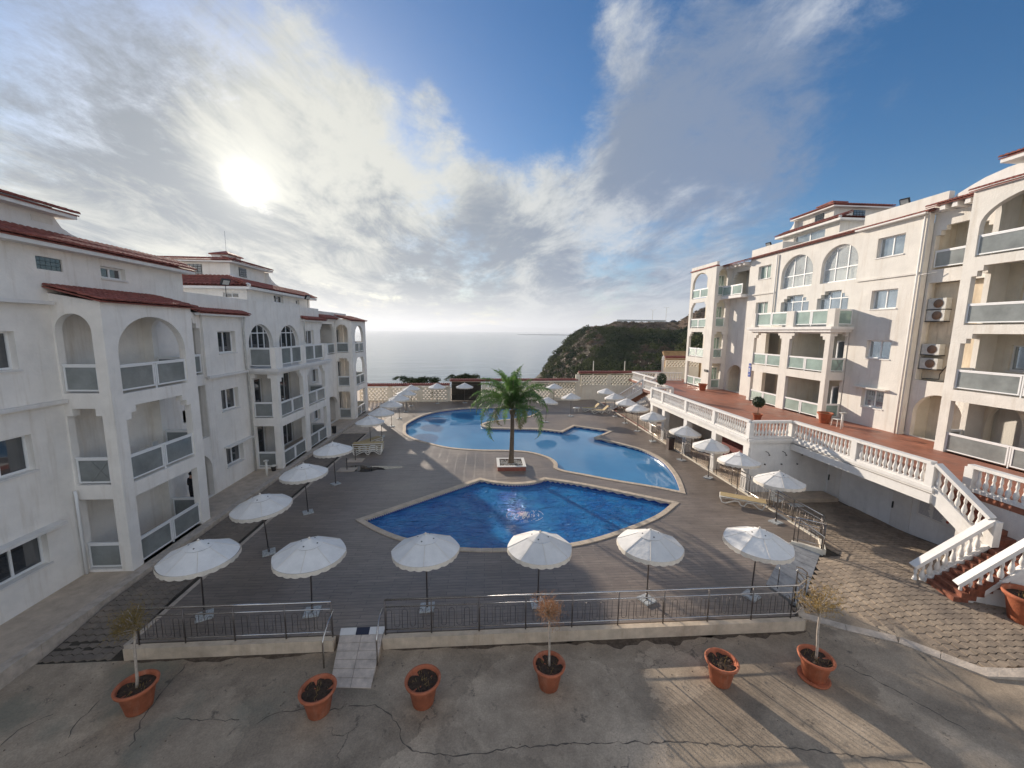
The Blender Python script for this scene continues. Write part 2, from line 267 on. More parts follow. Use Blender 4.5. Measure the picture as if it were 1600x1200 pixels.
palmold = leaf_material('old_palm_leaf', (.16, .12, .035), (.08, .11, .03), 2.0, .35)
bushleaf = leaf_material('bush_leaf', (.016, .034, .014), (.085, .095, .028), .045, .15)
for q in (bushleaf, ): q.node_tree.nodes['Principled BSDF'].inputs['Specular IOR Level'].default_value = .05; q.node_tree.nodes['Principled BSDF'].inputs['Roughness'].default_value = .9
scrubm = leaf_material('dry_scrub', (.13, .075, .035), (.07, .06, .03), .12, .2)
topiary = leaf_material('topiary_leaf', (.02, .04, .018), (.035, .06, .02), 8, .1)
def hill_material():
    m, t, b, P, nd = newmat('hill_earth')
    n = nd('ShaderNodeTexNoise', {'Vector': P, 'Scale': .05, 'Detail': 9., 'Roughness': .7}); c = mixc(nd, rng_(nd, n.outputs[0], .35, .62), (.022, .032, .015, 1), (.10, .065, .04, 1))
    sp = nd('ShaderNodeSeparateXYZ', {0: P}); c = mixc(nd, rng_(nd, sp.outputs[2], 8., 13., 0, .7), c, (.15, .085, .045, 1)); n2 = nd('ShaderNodeTexNoise', {'Vector': P, 'Scale': .6, 'Detail': 6., 'Roughness': .7}); c = mixc(nd, 1., c, rng_(nd, n2.outputs[0], .3, .7, .6, 1.3), 'MULTIPLY')
    t.links.new(c, b.inputs['Base Color']); b.inputs['Roughness'].default_value = 1; bp = nd('ShaderNodeBump', {'Height': n2.outputs[0], 'Strength': 1., 'Distance': 1.0}); t.links.new(bp.outputs[0], b.inputs['Normal']); return m
hillm = hill_material()

# ---------------------------------------------------------------- mesh helpers
def ident(o, label=None, cat=None, group=None, kind=None):
    for k, v in (('label', label), ('category', cat), ('group', group), ('kind', kind)):
        if v: o[k] = v
    return o
def link(name, me, parent=None, kind=None):
    o = bpy.data.objects.new(name, me); COL.objects.link(o)
    if parent is not None:
        o.parent = parent
        if parent.name in WORLD: o.matrix_parent_inverse = Matrix.Translation(-parent.location)
    if kind: o['kind'] = kind
    return o
def empty(name, loc, label, cat, group=None, world=False, rz=0.):
    o = bpy.data.objects.new(name, None); COL.objects.link(o); o.location = loc; o.rotation_euler = (0, 0, rz); o.empty_display_size = .3
    ident(o, label, cat, group)
    if world: WORLD.add(o.name)
    return o
WORLD = set()
class MB:
    def __init__(s): s.v = []; s.f = []; s.mi = []
    def add(s, vs, fs, mi=0):
        b = len(s.v); s.v += [tuple(q) for q in vs]; s.f += [tuple(b+i for i in f) for f in fs]; s.mi += [mi]*len(fs); return s
    def box(s, x0, y0, z0, x1, y1, z1, mi=0):
        x0, x1 = sorted((x0, x1)); y0, y1 = sorted((y0, y1)); z0, z1 = sorted((z0, z1))
        return s.add([(x0, y0, z0), (x1, y0, z0), (x1, y1, z0), (x0, y1, z0), (x0, y0, z1), (x1, y0, z1), (x1, y1, z1), (x0, y1, z1)],
              [(3, 2, 1, 0), (4, 5, 6, 7), (0, 1, 5, 4), (1, 2, 6, 5), (2, 3, 7, 6), (3, 0, 4, 7)], mi)
    def beam(s, a, b, w, h, up=(0, 0, 1), mi=0):
        a = Vector(a); b = Vector(b); d = (b-a).normalized(); u = Vector(up); sde = d.cross(u)
        if sde.length < 1e-5: u = Vector((0, 1, 0)); sde = d.cross(u)
        sde.normalize(); u = sde.cross(d).normalized(); q = []
        for p in (a, b):
            for i, j in ((-1, -1), (1, -1), (1, 1), (-1, 1)): q.append(p+sde*i*w/2+u*j*h/2)
        return s.add(q, [(0, 1, 2, 3), (7, 6, 5, 4), (1, 0, 4, 5), (2, 1, 5, 6), (3, 2, 6, 7), (0, 3, 7, 4)], mi)
    def tube(s, pts, r, n=8, cap=True, mi=0):
        pts = [Vector(p) for p in pts]; k = len(pts); rs = r if isinstance(r, (list, tuple)) else [r]*k; vs = []
        prev = None
        for i, p in enumerate(pts):
            d = (pts[min(i+1, k-1)]-pts[max(i-1, 0)]).normalized()
            if prev is None:
                a = Vector((0, 0, 1)) if abs(d.z) < .9 else Vector((1, 0, 0)); sx = d.cross(a).normalized()
            else: sx = (prev-d*prev.dot(d)).normalized()
            prev = sx; sy = d.cross(sx)
            for j in range(n):
                t = 2*math.pi*j/n; vs.append(p+(sx*math.cos(t)+sy*math.sin(t))*rs[i])
        fs = [(i*n+j, i*n+(j+1) % n, (i+1)*n+(j+1) % n, (i+1)*n+j) for i in range(k-1) for j in range(n)]
        if cap: fs += [tuple(range(n-1, -1, -1)), tuple((k-1)*n+j for j in range(n))]
        return s.add(vs, fs, mi)
    def lathe(s, prof, n=16, c=(0, 0, 0), mi=0):
        vs = [(c[0]+r*math.cos(2*math.pi*j/n), c[1]+r*math.sin(2*math.pi*j/n), c[2]+z) for r, z in prof for j in range(n)]; k = len(prof)
        fs = [(i*n+j, i*n+(j+1) % n, (i+1)*n+(j+1) % n, (i+1)*n+j) for i in range(k-1) for j in range(n)]
        fs += [tuple(range(n-1, -1, -1)), tuple((k-1)*n+j for j in range(n))]
        return s.add(vs, fs, mi)
    def mesh(s, name, mats, smooth=False):
        me = bpy.data.meshes.new(name); me.from_pydata(s.v, [], s.f)
        for q in (mats if isinstance(mats, (list, tuple)) else [mats]): me.materials.append(q)
        if any(s.mi): me.polygons.foreach_set('material_index', s.mi)
        if smooth: me.polygons.foreach_set('use_smooth', [True]*len(me.polygons))
        me.update(); return me
    def build(s, name, mats, parent=None, smooth=False, kind=None): return link(name, s.mesh(name, mats, smooth), parent, kind)
def inside(x, y, p):
    r = False; n = len(p)
    for i in range(n):
        (x0, y0), (x1, y1) = p[i-1], p[i]
        if (y0 > y) != (y1 > y) and x < x0+(y-y0)/(y1-y0)*(x1-x0): r = not r
    return r
def extrude_poly(outline, holes, p0, p1, mb=None, mi=0):
    """2D outline with holes; p0(a,b)/p1(a,b) map to the two faces."""
    vs = []; es = []
    for lp in [outline]+list(holes):
        b = len(vs); k = len(lp); vs += [Vector(q) for q in lp]; es += [(b+i, b+(i+1) % k) for i in range(k)]
    cv, ce, cf, ov, oe, of = delaunay_2d_cdt(vs, es, [], 1, 1e-5)
    if holes:
        bb = [(min(p[0] for p in h), min(p[1] for p in h), max(p[0] for p in h), max(p[1] for p in h)) for h in holes]; keep = []
        for f in cf:
            x = sum(cv[i][0] for i in f)/len(f); y = sum(cv[i][1] for i in f)/len(f)
            if not any(q[0] <= x <= q[2] and q[1] <= y <= q[3] and inside(x, y, h) for h, q in zip(holes, bb)): keep.append(f)
        cf = keep
    mb = mb or MB(); n = len(cv)
    V = [p0(q[0], q[1]) for q in cv]+[p1(q[0], q[1]) for q in cv]
    cnt = {}; Fs = []
    for f in cf:
        f = list(f)
        for i in range(len(f)):
            e = (f[i], f[(i+1) % len(f)]); cnt[tuple(sorted(e))] = cnt.get(tuple(sorted(e)), [])+[e]
        Fs.append(tuple(f)); Fs.append(tuple(n+i for i in reversed(f)))
    for k_, l in cnt.items():
        if len(l) == 1: a, b = l[0]; Fs.append((b, a, n+a, n+b))
    mb.add(V, Fs, mi); return mb
def fix(me):
    bm = bmesh.new(); bm.from_mesh(me); bmesh.ops.recalc_face_normals(bm, faces=bm.faces); bm.to_mesh(me); bm.free()
def slab(name, outline, holes, z0, z1, m, parent=None, kind=None):
    mb = extrude_poly(outline, holes, lambda a, b: (a, b, z1), lambda a, b: (a, b, z0)); o = mb.build(name, m, parent, kind=kind); fix(o.data); return o
def rect(a0, b0, a1, b1): return [(a0, b0), (a1, b0), (a1, b1), (a0, b1)]
def arch(a0, a1, zb, zs, zt, n=18):
    c = (a0+a1)/2; r = (a1-a0)/2
    return [(a0, zb), (a1, zb)]+[(c+r*math.cos(math.pi*i/n), zs+(zt-zs)*math.sin(math.pi*i/n)) for i in range(n+1)]
def stepped(a0, a1, zb, zt, sx=.2, sz=.22, n=2):
    p = [(a0, zb), (a1, zb)]
    for i in range(n): p += [(a1-sx*i, zt-sz*(n-i)), (a1-sx*(i+1), zt-sz*(n-i))]
    p += [(a1-sx*n, zt), (a0+sx*n, zt)]
    for i in reversed(range(n)): p += [(a0+sx*(i+1), zt-sz*(n-i)), (a0+sx*i, zt-sz*(n-i))]
    return p

class Face:
    """a vertical plane: (s, n, z) -> world"""
    def __init__(f, root, o, u, nrm): f.root = root; f.o = Vector(o); f.u = Vector(u); f.n = Vector(nrm)
    def P(f, s, n, z): q = f.o+f.u*s+f.n*n; return (q.x, q.y, z)
    def wall(f, name, outline, holes=(), t=.25, n=0., m=None, parent=None):
        mb = extrude_poly(outline, holes, lambda a, b: f.P(a, n, b), lambda a, b: f.P(a, n-t, b)); o = mb.build(name, (STU[0] if m in (None, stucco) else m), parent or f.root); fix(o.data); return o
    def bx(f, mb, s0, s1, n0, n1, z0, z1, mi=0):
        a = f.P(s0, n0, z0); b = f.P(s1, n1, z1); return mb.box(*a, *b, mi)
    def part(f, name, s0, s1, n0, n1, z0, z1, m, parent=None):
        mb = MB(); f.bx(mb, s0, s1, n0, n1, z0, z1); o = mb.build(name, m, parent or f.root); return o
    def window(f, s0, s1, z0, z1, n=-.2, split=2, glass=None, sill=True, trans=None, top=None, w=.06, curtains=False):
        """frame in the reveal, panes as children"""
        fr = MB(); d = .06
        if top is None:
            f.bx(fr, s0, s1, n-d, n, z0, z0+w); f.bx(fr, s0, s1, n-d, n, z1-w, z1); f.bx(fr, s0, s0+w, n-d, n, z0+w, z1-w); f.bx(fr, s1-w, s1, n-d, n, z0+w, z1-w); zt = z1-w
        else:   # arched head: outline ring
            outer = arch(s0, s1, z0, top, z1, 20); inner = arch(s0+w, s1-w, z0+w, top, z1-w, 20)
            extrude_poly(outer, [inner], lambda a, b: f.P(a, n, b), lambda a, b: f.P(a, n-d, b), fr); zt = z1
        for i in range(1, split):
            sm = s0+(s1-s0)*i/split; hz = zt
            if top is not None: x = (sm-(s0+s1)/2)/((s1-s0)/2-w/2); hz = top+(z1-w-top)*math.sqrt(max(0, 1-x*x))
            f.bx(fr, sm-w/2, sm+w/2, n-d+.003, n+.003, z0+w, hz)
        if trans:
            x = 0
            if top is not None and trans > top: x = (s1-s0)/2*(1-math.sqrt(max(0, 1-((trans-top)/(z1-top))**2)))
            f.bx(fr, s0+w+x, s1-w-x, n-d-.003, n+.006, trans-w/2, trans+w/2)
        wo = fr.build('window', whitem, f.root); fix(wo.data)
        if top is None:
            for i in range(split):
                a = s0+(s1-s0)*i/split+(w if i == 0 else w/2); b = s0+(s1-s0)*(i+1)/split-(w if i == split-1 else w/2)
                g = MB(); f.bx(g, a, b, n-d+.02, n-.03, z0+w, z1-w); link('pane', g.mesh('pane', glass or WG[0]), wo)
        else:
            g = extrude_poly(arch(s0+w, s1-w, z0+w, top, z1-w, 20), [], lambda a, b: f.P(a, n-.03, b), lambda a, b: f.P(a, n-.04, b)); o = link('pane', g.mesh('pane', glass or WG[0]), wo); fix(o.data)
        if sill:
            g = MB(); f.bx(g, s0-.04, s1+.04, n, .05, z0-.06, z0-.003); link('sill', g.mesh('sill', white_pl), wo)
        if curtains:
            g = MB(); k = 24; vs = []
            for i in range(k+1):
                a = s0+w+(s1-s0-2*w)*i/k; dn = n-.16+.03*math.sin(i*2.1)
                vs += [f.P(a, dn, z0+w), f.P(a, dn, curtains)]
            g.add(vs, [(2*i, 2*i+2, 2*i+3, 2*i+1) for i in range(k)]); link('curtain', g.mesh('curtain', curtain, True), wo)
        return wo
    def rail(f, s0, s1, zf, n=-.05, panels=2, h=.92, glass=None, gap=.09, cross=False):
        fr = MB(); w = .05; zb = zf+gap; zt = zf+h; step = (s1-s0)/panels; g_ = .11 if panels > 1 else 0
        spans = []
        for i in range(panels):
            a = s0+step*i+(0 if i == 0 else g_/2); b = s0+step*(i+1)-(0 if i == panels-1 else g_/2); spans.append((a, b))
            f.bx(fr, a, a+w, n-.05, n, zb, zt); f.bx(fr, b-w, b, n-.05, n, zb, zt)
            f.bx(fr, a+w, b-w, n-.05, n, zb, zb+w); f.bx(fr, a+w, b-w, n-.05, n, zt-w-.02, zt-.02)
        f.bx(fr, s0-.01, s1+.01, n-.06, n+.01, zt-.02+.001, zt+.035)
        if panels > 1:
            for i in range(1, panels): c = s0+step*i; f.bx(fr, c-.022, c+.022, n-.045, n-.005, zf-.02, zt-.021)
        o = fr.build('balcony_railing', whitem, f.root)
        for a, b in spans:
            g = MB(); f.bx(g, a+w, b-w, n-.032, n-.02, zb+w, zt-w-.02); link('glass_pane', g.mesh('glass_pane', glass or GL[0]), o)
        if cross:
            a, b = spans[0]; g = MB(); za, zb_ = zb+w, zt-w-.02; c0 = a+(b-a)*.4
            g.beam(f.P(c0, n-.012, zb_), f.P(b-w, n-.012, za), .05, .008, f.n); g.beam(f.P(c0, n-.004, za), f.P(b-w, n-.004, zb_), .05, .008, f.n); link('tape', g.mesh('tape', frost), o)
        return o
GL = [frost]; WG = [winglass]
def tiles(name, a, b, up, parent, pitch=.2, rowl=.34, kind='stuff', m=None):
    """corrugated clay tiles from eave line a-b up along vector up"""
    a = Vector(a); b = Vector(b); up = Vector(up); ln = (b-a).length; d = (b-a)/ln; sl = up.length; ud = up/sl; nm = d.cross(ud)
    if nm.z < 0: nm = -nm
    cols = max(1, round(ln/pitch)); rows = max(1, round(sl/rowl)); p = ln/cols; q = sl/rows; mb = MB()
    for i in range(cols):
        for j in range(rows):
            o = a+d*(i+.5)*p+ud*j*q+nm*(random.random()*.008); r = p*.5; vs = []
            for k, zz in ((-.03, .02), (q+.02, .0)):
                for t in range(6):
                    an = math.pi*t/5; vs.append(o+ud*k+d*math.cos(an)*r*1.02*(1.0 if zz else .9)+nm*(math.sin(an)*r*.75+zz+.02))
            mb.add(vs, [(t, t+1, 7+t, 6+t) for t in range(5)]+[tuple(range(5, -1, -1))])
    s0 = a-nm*.01; mb.add([s0, b-nm*.01, b+up-nm*.01, a+up-nm*.01, s0-nm*.04, b-nm*.05, b+up-nm*.05, a+up-nm*.05], [(0, 1, 2, 3), (7, 6, 5, 4), (0, 4, 5, 1), (1, 5, 6, 2), (2, 6, 7, 3), (3, 7, 4, 0)])
    return mb.build(name, m or tilem, parent, kind=kind)

# ================================================================ ground
def sm(t): t = max(0., min(1., t)); return t*t*(3-2*t)
def lz(x, y): return -.28+.34*sm((x-9.5)/4)*sm((13-y)/4)
def gz(x, y): return -.30+.42*sm((x-9.8)/4)*sm((16-y)/5)
def grid(name, xs, ys, zf, m, keep=None, kind='structure', parent=None):
    nx, ny = len(xs), len(ys); v = [(x, y, zf(x, y)) for y in ys for x in xs]; f = []
    for j in range(ny-1):
        for i in range(nx-1):
            if keep and not keep((xs[i]+xs[i+1])/2, (ys[j]+ys[j+1])/2): continue
            f.append((j*nx+i, j*nx+i+1, (j+1)*nx+i+1, (j+1)*nx+i))
    me = bpy.data.meshes.new(name); me.from_pydata(v, [], f); me.materials.append(m); return link(name, me, parent, kind)
lin = lambda a, b, n: [a+(b-a)*i/(n-1) for i in range(n)]
KERB = [(9.62, 10.32), (11.4, 9.05), (12.3, 7.78), (13.1, 7.60), (22, 7.2)]
def kerb_y(x):
    for (x0, y0), (x1, y1) in zip(KERB, KERB[1:]):
        if x <= x1: return y0+(y1-y0)*(x-x0)/(x1-x0)
    return 7.2
slab('ground', rect(-60, -40, 60, 60), [], -1.2, -.46, beige, kind='structure')
grid('concrete_lane', lin(-20, 24, 120), lin(-10, 10.4, 60), lambda x, y: lz(x, y), lanem)
CRACKS = [[(-3.1, 8.2), (-2.52, 8.18), (-2.07, 7.91), (-1.81, 7.58), (-1.69, 7.31), (-1.46, 7.12), (-0.73, 6.98), (0.05, 7.0), (0.58, 7.07), (1.52, 7.07), (2.74, 7.05), (4.1, 6.97), (5.29, 6.84), (6.33, 6.73), (7.54, 6.51), (8.94, 6.25)], [(-4.98, 7.91), (-4.68, 8.11), (-4.16, 8.19), (-3.7, 8.1), (-3.1, 8.2)], [(-7.27, 7.57), (-7.53, 8.2), (-7.64, 9.01), (-7.6, 9.75)], [(-8.68, 7.82), (-8.88, 8.14), (-8.87, 8.58), (-8.88, 8.82)], [(-9.94, 7.73), (-9.93, 8.06), (-9.76, 8.26), (-9.5, 8.46)], [(9.41, 8.6), (9.75, 8.23), (9.99, 7.82), (10.23, 7.32), (10.56, 6.72)], [(-6.87, 8.13), (-6.15, 8.06), (-5.3, 7.98)]]
lane_o = bpy.data.objects['concrete_lane']; crackm = mat('crack_line', (.12, .10, .08), 1)  # one plain dark tone for the crack ribbons
for pl_ in CRACKS:
    q = [Vector(p) for p in pl_]; fine = []
    for a, b in zip(q, q[1:]):
        k = max(2, int((b-a).length/.09)); nr = Vector((-(b-a).y, (b-a).x)).normalized()
        for i in range(k): fine.append(a.lerp(b, i/k)+nr*random.gauss(0, .018))
    mb = MB(); vs = []
    for i, p in enumerate(fine):
        d = (fine[min(i+1, len(fine)-1)]-fine[max(0, i-1)]).normalized(); nr = Vector((-d.y, d.x)); w = abs(random.gauss(.005, .005))+.003; vs += [(*(p+nr*w), lz(*p)+.004), (*(p-nr*w), lz(*p)+.004)]
    mb.add(vs, [(2*i, 2*i+1, 2*i+3, 2*i+2) for i in range(len(fine)-1)]); mb.build('crack', crackm, lane_o)
dirtm = mat('washed_dirt', (.12, .09, .065), 1, noise_s=9, var=.6, bump=1, bscale=40)
# dirt washed against the kerb wall, with litter and pebbles on the lane
for x0, x1, w_ in ((-9.2, -4.1, .22), (-2.6, 3.2, .16), (2.2, 6.6, .42), (6.0, 9.4, .25)):
    pts = [(x0, 9.80), (x1, 9.80)]+[(x1-(x1-x0)*i/26, 9.80-w_*(math.sin(math.pi*i/26)**.5)*(.55+.25*math.sin(i*.7+x0)+.15*math.sin(i*1.9))) for i in range(1, 26)]
    mb = extrude_poly(pts, [], lambda a, b: (a, b, lz(a, b)+.005), lambda a, b: (a, b, lz(a, b)+.001)); o = mb.build('dirt_patch', dirtm, lane_o); fix(o.data)
mb = MB()
for i in range(420):
    x = random.uniform(-11, 12); y = 9.75-abs(random.gauss(0, 1.5)) if random.random() < .6 else random.uniform(5, 9.5); r_ = random.uniform(.006, .022); z = lz(x, y); a = random.random()*6
    if random.random() < .5: mb.add([(x+r_*math.cos(a), y+r_*math.sin(a), z+.006), (x-r_*.5*math.sin(a), y+r_*.5*math.cos(a), z+.012), (x-r_*math.cos(a), y-r_*math.sin(a), z+.005), (x+r_*.5*math.sin(a), y-r_*.5*math.cos(a), z+.01)], [(0, 1, 2, 3)])
    else: mb.add([(x-r_, y, z), (x, y-r_, z), (x+r_, y, z), (x, y+r_, z), (x, y, z+r_)], [(0, 1, 4), (1, 2, 4), (2, 3, 4), (3, 0, 4)])
mb.build('litter', bark, lane_o, kind='stuff')
grid('paving_bed', lin(9.3, 18.8, 60), lin(7.1, 34, 140), lambda x, y: gz(x, y)-.035, mat('joint_sand', (.06, .05, .038), 1, noise_s=3, var=.4), keep=lambda x, y: y > kerb_y(x)-.05)
# kerb stones between lane and paving
kr = empty('kerb', (9.6, 10.3, -.28), 'pale kerb of long stones between the grey lane and the block paving on the right', 'kerb', world=True)
for (a, b) in zip(KERB, KERB[1:]):
    A = Vector((*a, 0)); B = Vector((*b, 0)); n = max(1, round((B-A).length/.9))
    for i in range(n):
        p = A.lerp(B, i/n); q = A.lerp(B, (i+1)/n); d = (q-p).normalized(); p += d*.006; q -= d*.006; mb = MB()
        for w0, w1, hh in ((0, .27, .05),):
            nr = Vector((-d.y, d.x, 0)); nr = nr if nr.y > 0 else -nr
            vs = []
            for z_ in (-.3, None):
                for pt in (p, q, q+nr*w1, p+nr*w1): vs.append((pt.x, pt.y, (gz(pt.x, pt.y)+hh+random.random()*.004) if z_ is None else -.45))
            mb.add(vs, [(3, 2, 1, 0), (4, 5, 6, 7), (0, 1, 5, 4), (1, 2, 6, 5), (2, 3, 7, 6), (3, 0, 4, 7)])
        mb.build('kerb_stone', kerbm, kr)
# ------------------------------------------------ smooth outlines
def curve(pts, step=.25):
    """pts: (x, y[, 'c']) closed; 'c' = sharp corner"""
    n = len(pts); out_ = []
    for i in range(n):
        p1 = Vector(pts[i][:2]); p2 = Vector(pts[(i+1) % n][:2]); c1 = len(pts[i]) > 2; c2 = len(pts[(i+1) % n]) > 2
        p0 = Vector(pts[i-1][:2]); p3 = Vector(pts[(i+2) % n][:2])
        if c1: p0 = p1-(p2-p1)
        if c2: p3 = p2+(p2-p1)
        k = max(1, round((p2-p1).length/step))
        for j in range(k):
            t = j/k; q = .5*((2*p1)+(p2-p0)*t+(2*p0-5*p1+4*p2-p3)*t*t+(3*p1-p0-3*p2+p3)*t**3); out_.append((q.x, q.y))
    return out_
def inset(poly, d):
    n = len(poly); area = sum(poly[i][0]*poly[(i+1) % n][1]-poly[(i+1) % n][0]*poly[i][1] for i in range(n)); sg = 1 if area > 0 else -1; res = []
    for i in range(n):
        a = Vector(poly[i-1]); b = Vector(poly[i]); c = Vector(poly[(i+1) % n]); d1 = (b-a).normalized(); d2 = (c-b).normalized()
        n1 = Vector((-d1.y, d1.x))*sg; n2_ = Vector((-d2.y, d2.x))*sg; mm = (n1+n2_); mm = mm.normalized() if mm.length > 1e-4 else n1
        k = d/max(.35, mm.dot(n1)); res.append((b.x+mm.x*k, b.y+mm.y*k))
    return res
C = 'c'
P1 = curve([(-5.65, 16.72, C), (-.26, 21.49, C), (.5, 21.05), (1.51, 20.75), (2.6, 20.87), (3.4, 21.42, C), (5.3, 20.55), (7.5, 19.2), (9.58, 17.8, C), (7.86, 16.27), (5.32, 14.83), (3.43, 14.12), (1.54, 13.9), (-.94, 14.02), (-3.04, 14.75), (-4.39, 15.6)], .42)
P2 = curve([(-6.85, 32.84), (-7.1, 34.8), (-6.34, 38), (-5, 40.3), (-3.26, 41.5), (-1.37, 42.2), (2.56, 42.5), (5.17, 42.1), (6.2, 40.8, C), (4.36, 37.3), (1.05, 35.6), (.05, 34.7), (-.06, 34.0), (.46, 33.35), (2.0, 33.1), (4.6, 32.75), (6.39, 31.9, C), (7.9, 34.0, C), (10.9, 31.8, C), (8.95, 29.75, C), (10.3, 28.1), (11.4, 26.4), (11.78, 24.2), (11.48, 22.0), (10.95, 20.2), (10.41, 18.8, C), (9.0, 19.75), (7.4, 20.6), (5.8, 21.6), (4.56, 22.4), (4.2, 22.95, C), (4.35, 24.0), (3.95, 25.1), (2.9, 26.1), (1.5, 26.45), (-.46, 26.62), (-2.58, 27.25), (-4.28, 28.5), (-5.53, 29.7), (-6.49, 31.2)], .42)
DECK = [(-9.3, 10.06), (9.22, 10.06), (9.5, 10.7), (9.3, 11.45), (12.3, 14.1), (13.0, 13.35), (13.55, 14.1), (13.55, 47.2), (-9.3, 45.9)]
slab('pool_deck', DECK, [P1, P2], -.4, 0, deckm, kind='structure')
copm = mat('coping_stone', (.56, .46, .35), .8, noise_s=3, var=.25, bump=.4, bscale=30)
def pool(P, label, wm, hole_depth=1.0, rise=.0):
    c = Vector((sum(p[0] for p in P)/len(P), sum(p[1] for p in P)/len(P), 0))
    root = empty('swimming_pool', c, label, 'pool', world=True); I = inset(P, .25); n = len(P)
    for i in range(n):
        a, b, c_, d = Vector(P[i]), Vector(P[(i+1) % n]), Vector(I[(i+1) % n]), Vector(I[i]); e = .006
        a2 = a.lerp(b, e/.4); b2 = b.lerp(a, e/.4); c2 = c_.lerp(d, e/.4); d2 = d.lerp(c_, e/.4); z1 = .030+random.random()*.006
        mb = MB(); mb.add([(*a2, -.03), (*b2, -.03), (*c2, -.03), (*d2, -.03), (*a2, z1), (*b2, z1), (*c2, z1-.004), (*d2, z1-.004)], [(3, 2, 1, 0), (4, 5, 6, 7), (0, 1, 5, 4), (1, 2, 6, 5), (2, 3, 7, 6), (3, 0, 4, 7)])
        o = mb.build('coping_stone', copm, root); fix(o.data)
    I2 = inset(P, .22); mb = MB(); v = []
    for i in range(n): v += [(*I2[i], -.004), (*I2[i], -1.1)]
    mb.add(v, [(2*i, (2*i+2) % (2*n), (2*i+3) % (2*n), 2*i+1) for i in range(n)]); mb.build('pool_wall', bandm, root)
    mb = extrude_poly(inset(P, .215), [], lambda a, b: (a, b, -.17), lambda a, b: (a, b, -.9)); o = mb.build('water', wm, root); o['kind'] = 'structure' if False else 'stuff'; del o['kind']; fix(o.data); return root
pr_ = pool(P1, 'near pool of choppy deep blue water with a bubbling jet', water_near)
pool(P2, 'large curving far pool of calm light blue water behind the palm', water_far)
# bubbling jet in the near pool
mb = MB()
for i in range(170):
    a = random.random()*6.28; r = abs(random.gauss(0, .26)); h = max(0, .13*math.exp(-(r/.2)**2))*random.random()
    s_ = .012+.03*random.random()*math.exp(-r*2); x, y, z = 1.87+r*math.cos(a)*1.2, 17.19+r*math.sin(a), -.165+h
    mb.add([(x-s_, y, z), (x, y-s_, z), (x+s_, y, z), (x, y+s_, z), (x, y, z+s_), (x, y, z-s_)], [(0, 1, 4), (1, 2, 4), (2, 3, 4), (3, 0, 4), (1, 0, 5), (2, 1, 5), (3, 2, 5), (0, 3, 5)])
for r in (.34, .5, .66):
    for k in range(18):
        if random.random() < .45: continue
        a0 = k*.349; mb.tube([(1.87+r*1.3*math.cos(a0+j*.1), 17.19+r*math.sin(a0+j*.1), -.162) for j in range(4)], .007, 5)
ident(mb.build('bubbling_jet', mat('foam', (.85, .88, .9), .4), kind='stuff'), 'white bubbling water jet in the middle of the near pool', 'water jet')
# pavers
def paver_mesh():
    a, b, h = .246, .187, .05; g = [(0, 0), (a*.28, .026), (a*.72, -.026), (a, 0), (a, b), (a*.72, b-.026), (a*.28, b+.026), (0, b)]; mb = MB()
    cx, cy = a/2, b/2; top = [(cx+(x-cx)*.95, cy+(y-cy)*.94, 0) for x, y in g]; mid = [(x, y, -.008) for x, y in g]; bot = [(x, y, -h) for x, y in g]
    mb.add(top+mid+bot, [tuple(range(8))]+[(8+i, 8+(i+1) % 8, (i+1) % 8, i) for i in range(8)]+[(16+i, 16+(i+1) % 8, 8+(i+1) % 8, 8+i) for i in range(8)])
    return mb.mesh('paver', paverm), mb
PM, PB = paver_mesh()
def pave(parent_name, region, x0, x1, y0, y1, zf, rot=0., lim=300, label=None):
    root = empty(parent_name, ((x0+x1)/2, (y0+y1)/2, 0), None, None); root['kind'] = 'structure'; items = []; cr_, sr = math.cos(rot), math.sin(rot); j = 0; y = y0
    while y < y1:
        x = x0
        while x < x1:
            X, Y = x*cr_-(y-y0)*sr, y0+x*sr*1.0+(y-y0)*cr_
            if region(X+.12, Y+.1): items.append((X, Y))
            x += .25
        y += .205; j += 1
    items.sort(key=lambda p: (p[0]-0)**2+(p[1])**2); rest = MB(); base = np.array(PB.v); c_ = root.location.copy()
    for k, (X, Y) in enumerate(items):
        dz = random.gauss(0, .003); z = zf(X+.12, Y+.1)+dz; e = .2; tx = (zf(X+e, Y)-zf(X, Y))/e; ty = (zf(X, Y+e)-zf(X, Y))/e; an = rot+random.gauss(0, .012)
        M = Matrix(((math.cos(an), -math.sin(an), 0, X-c_.x), (math.sin(an), math.cos(an), 0, Y-c_.y), (tx, ty, 1, z), (0, 0, 0, 1)))
        if k < lim:
            o = bpy.data.objects.new('paver', PM); COL.objects.link(o); o.parent = root; o.matrix_local = M
        else: rest.add([M @ Vector(q) for q in PB.v], PB.f)
    if rest.v: o = rest.build('pavers', paverm, root); o['kind'] = 'stuff'
    return root
def ramp_in(x, y):   # strip taken by the ramp along the diagonal deck edge
    d = ((x-9.3)*(14.1-11.45)-(y-11.45)*(12.3-9.3))/math.hypot(3, 2.65); return d < 1.0
def reg(x, y):
    if x < 9.45 or x > 18.45 or y < kerb_y(x)+.29: return False
    if y > 14.1: return x > 13.72
    if x < 9.75 and y < 11.5: return False
    if x < 12.6 and y > 10.8 and ramp_in(x, y): return False
    if x > 12.2 and y > 13.15 and x < 13.7: return False
    return True
pave('block_paving', reg, 9.5, 18.5, 7.0, 19.6, gz, R(-3))
pave('footpath_pavers', lambda x, y: -11.40 < x < -9.55, -11.40, -9.3, 9.85, 31.5, lambda x, y: -.03-.22*sm((12.2-y)/2.2), R(0), 260)
slab('paver_bed', [(-11.42, 9.8), (-9.3, 9.8), (-9.3, 46), (-11.42, 46)], [], -.5, -.29, beige, kind='structure')
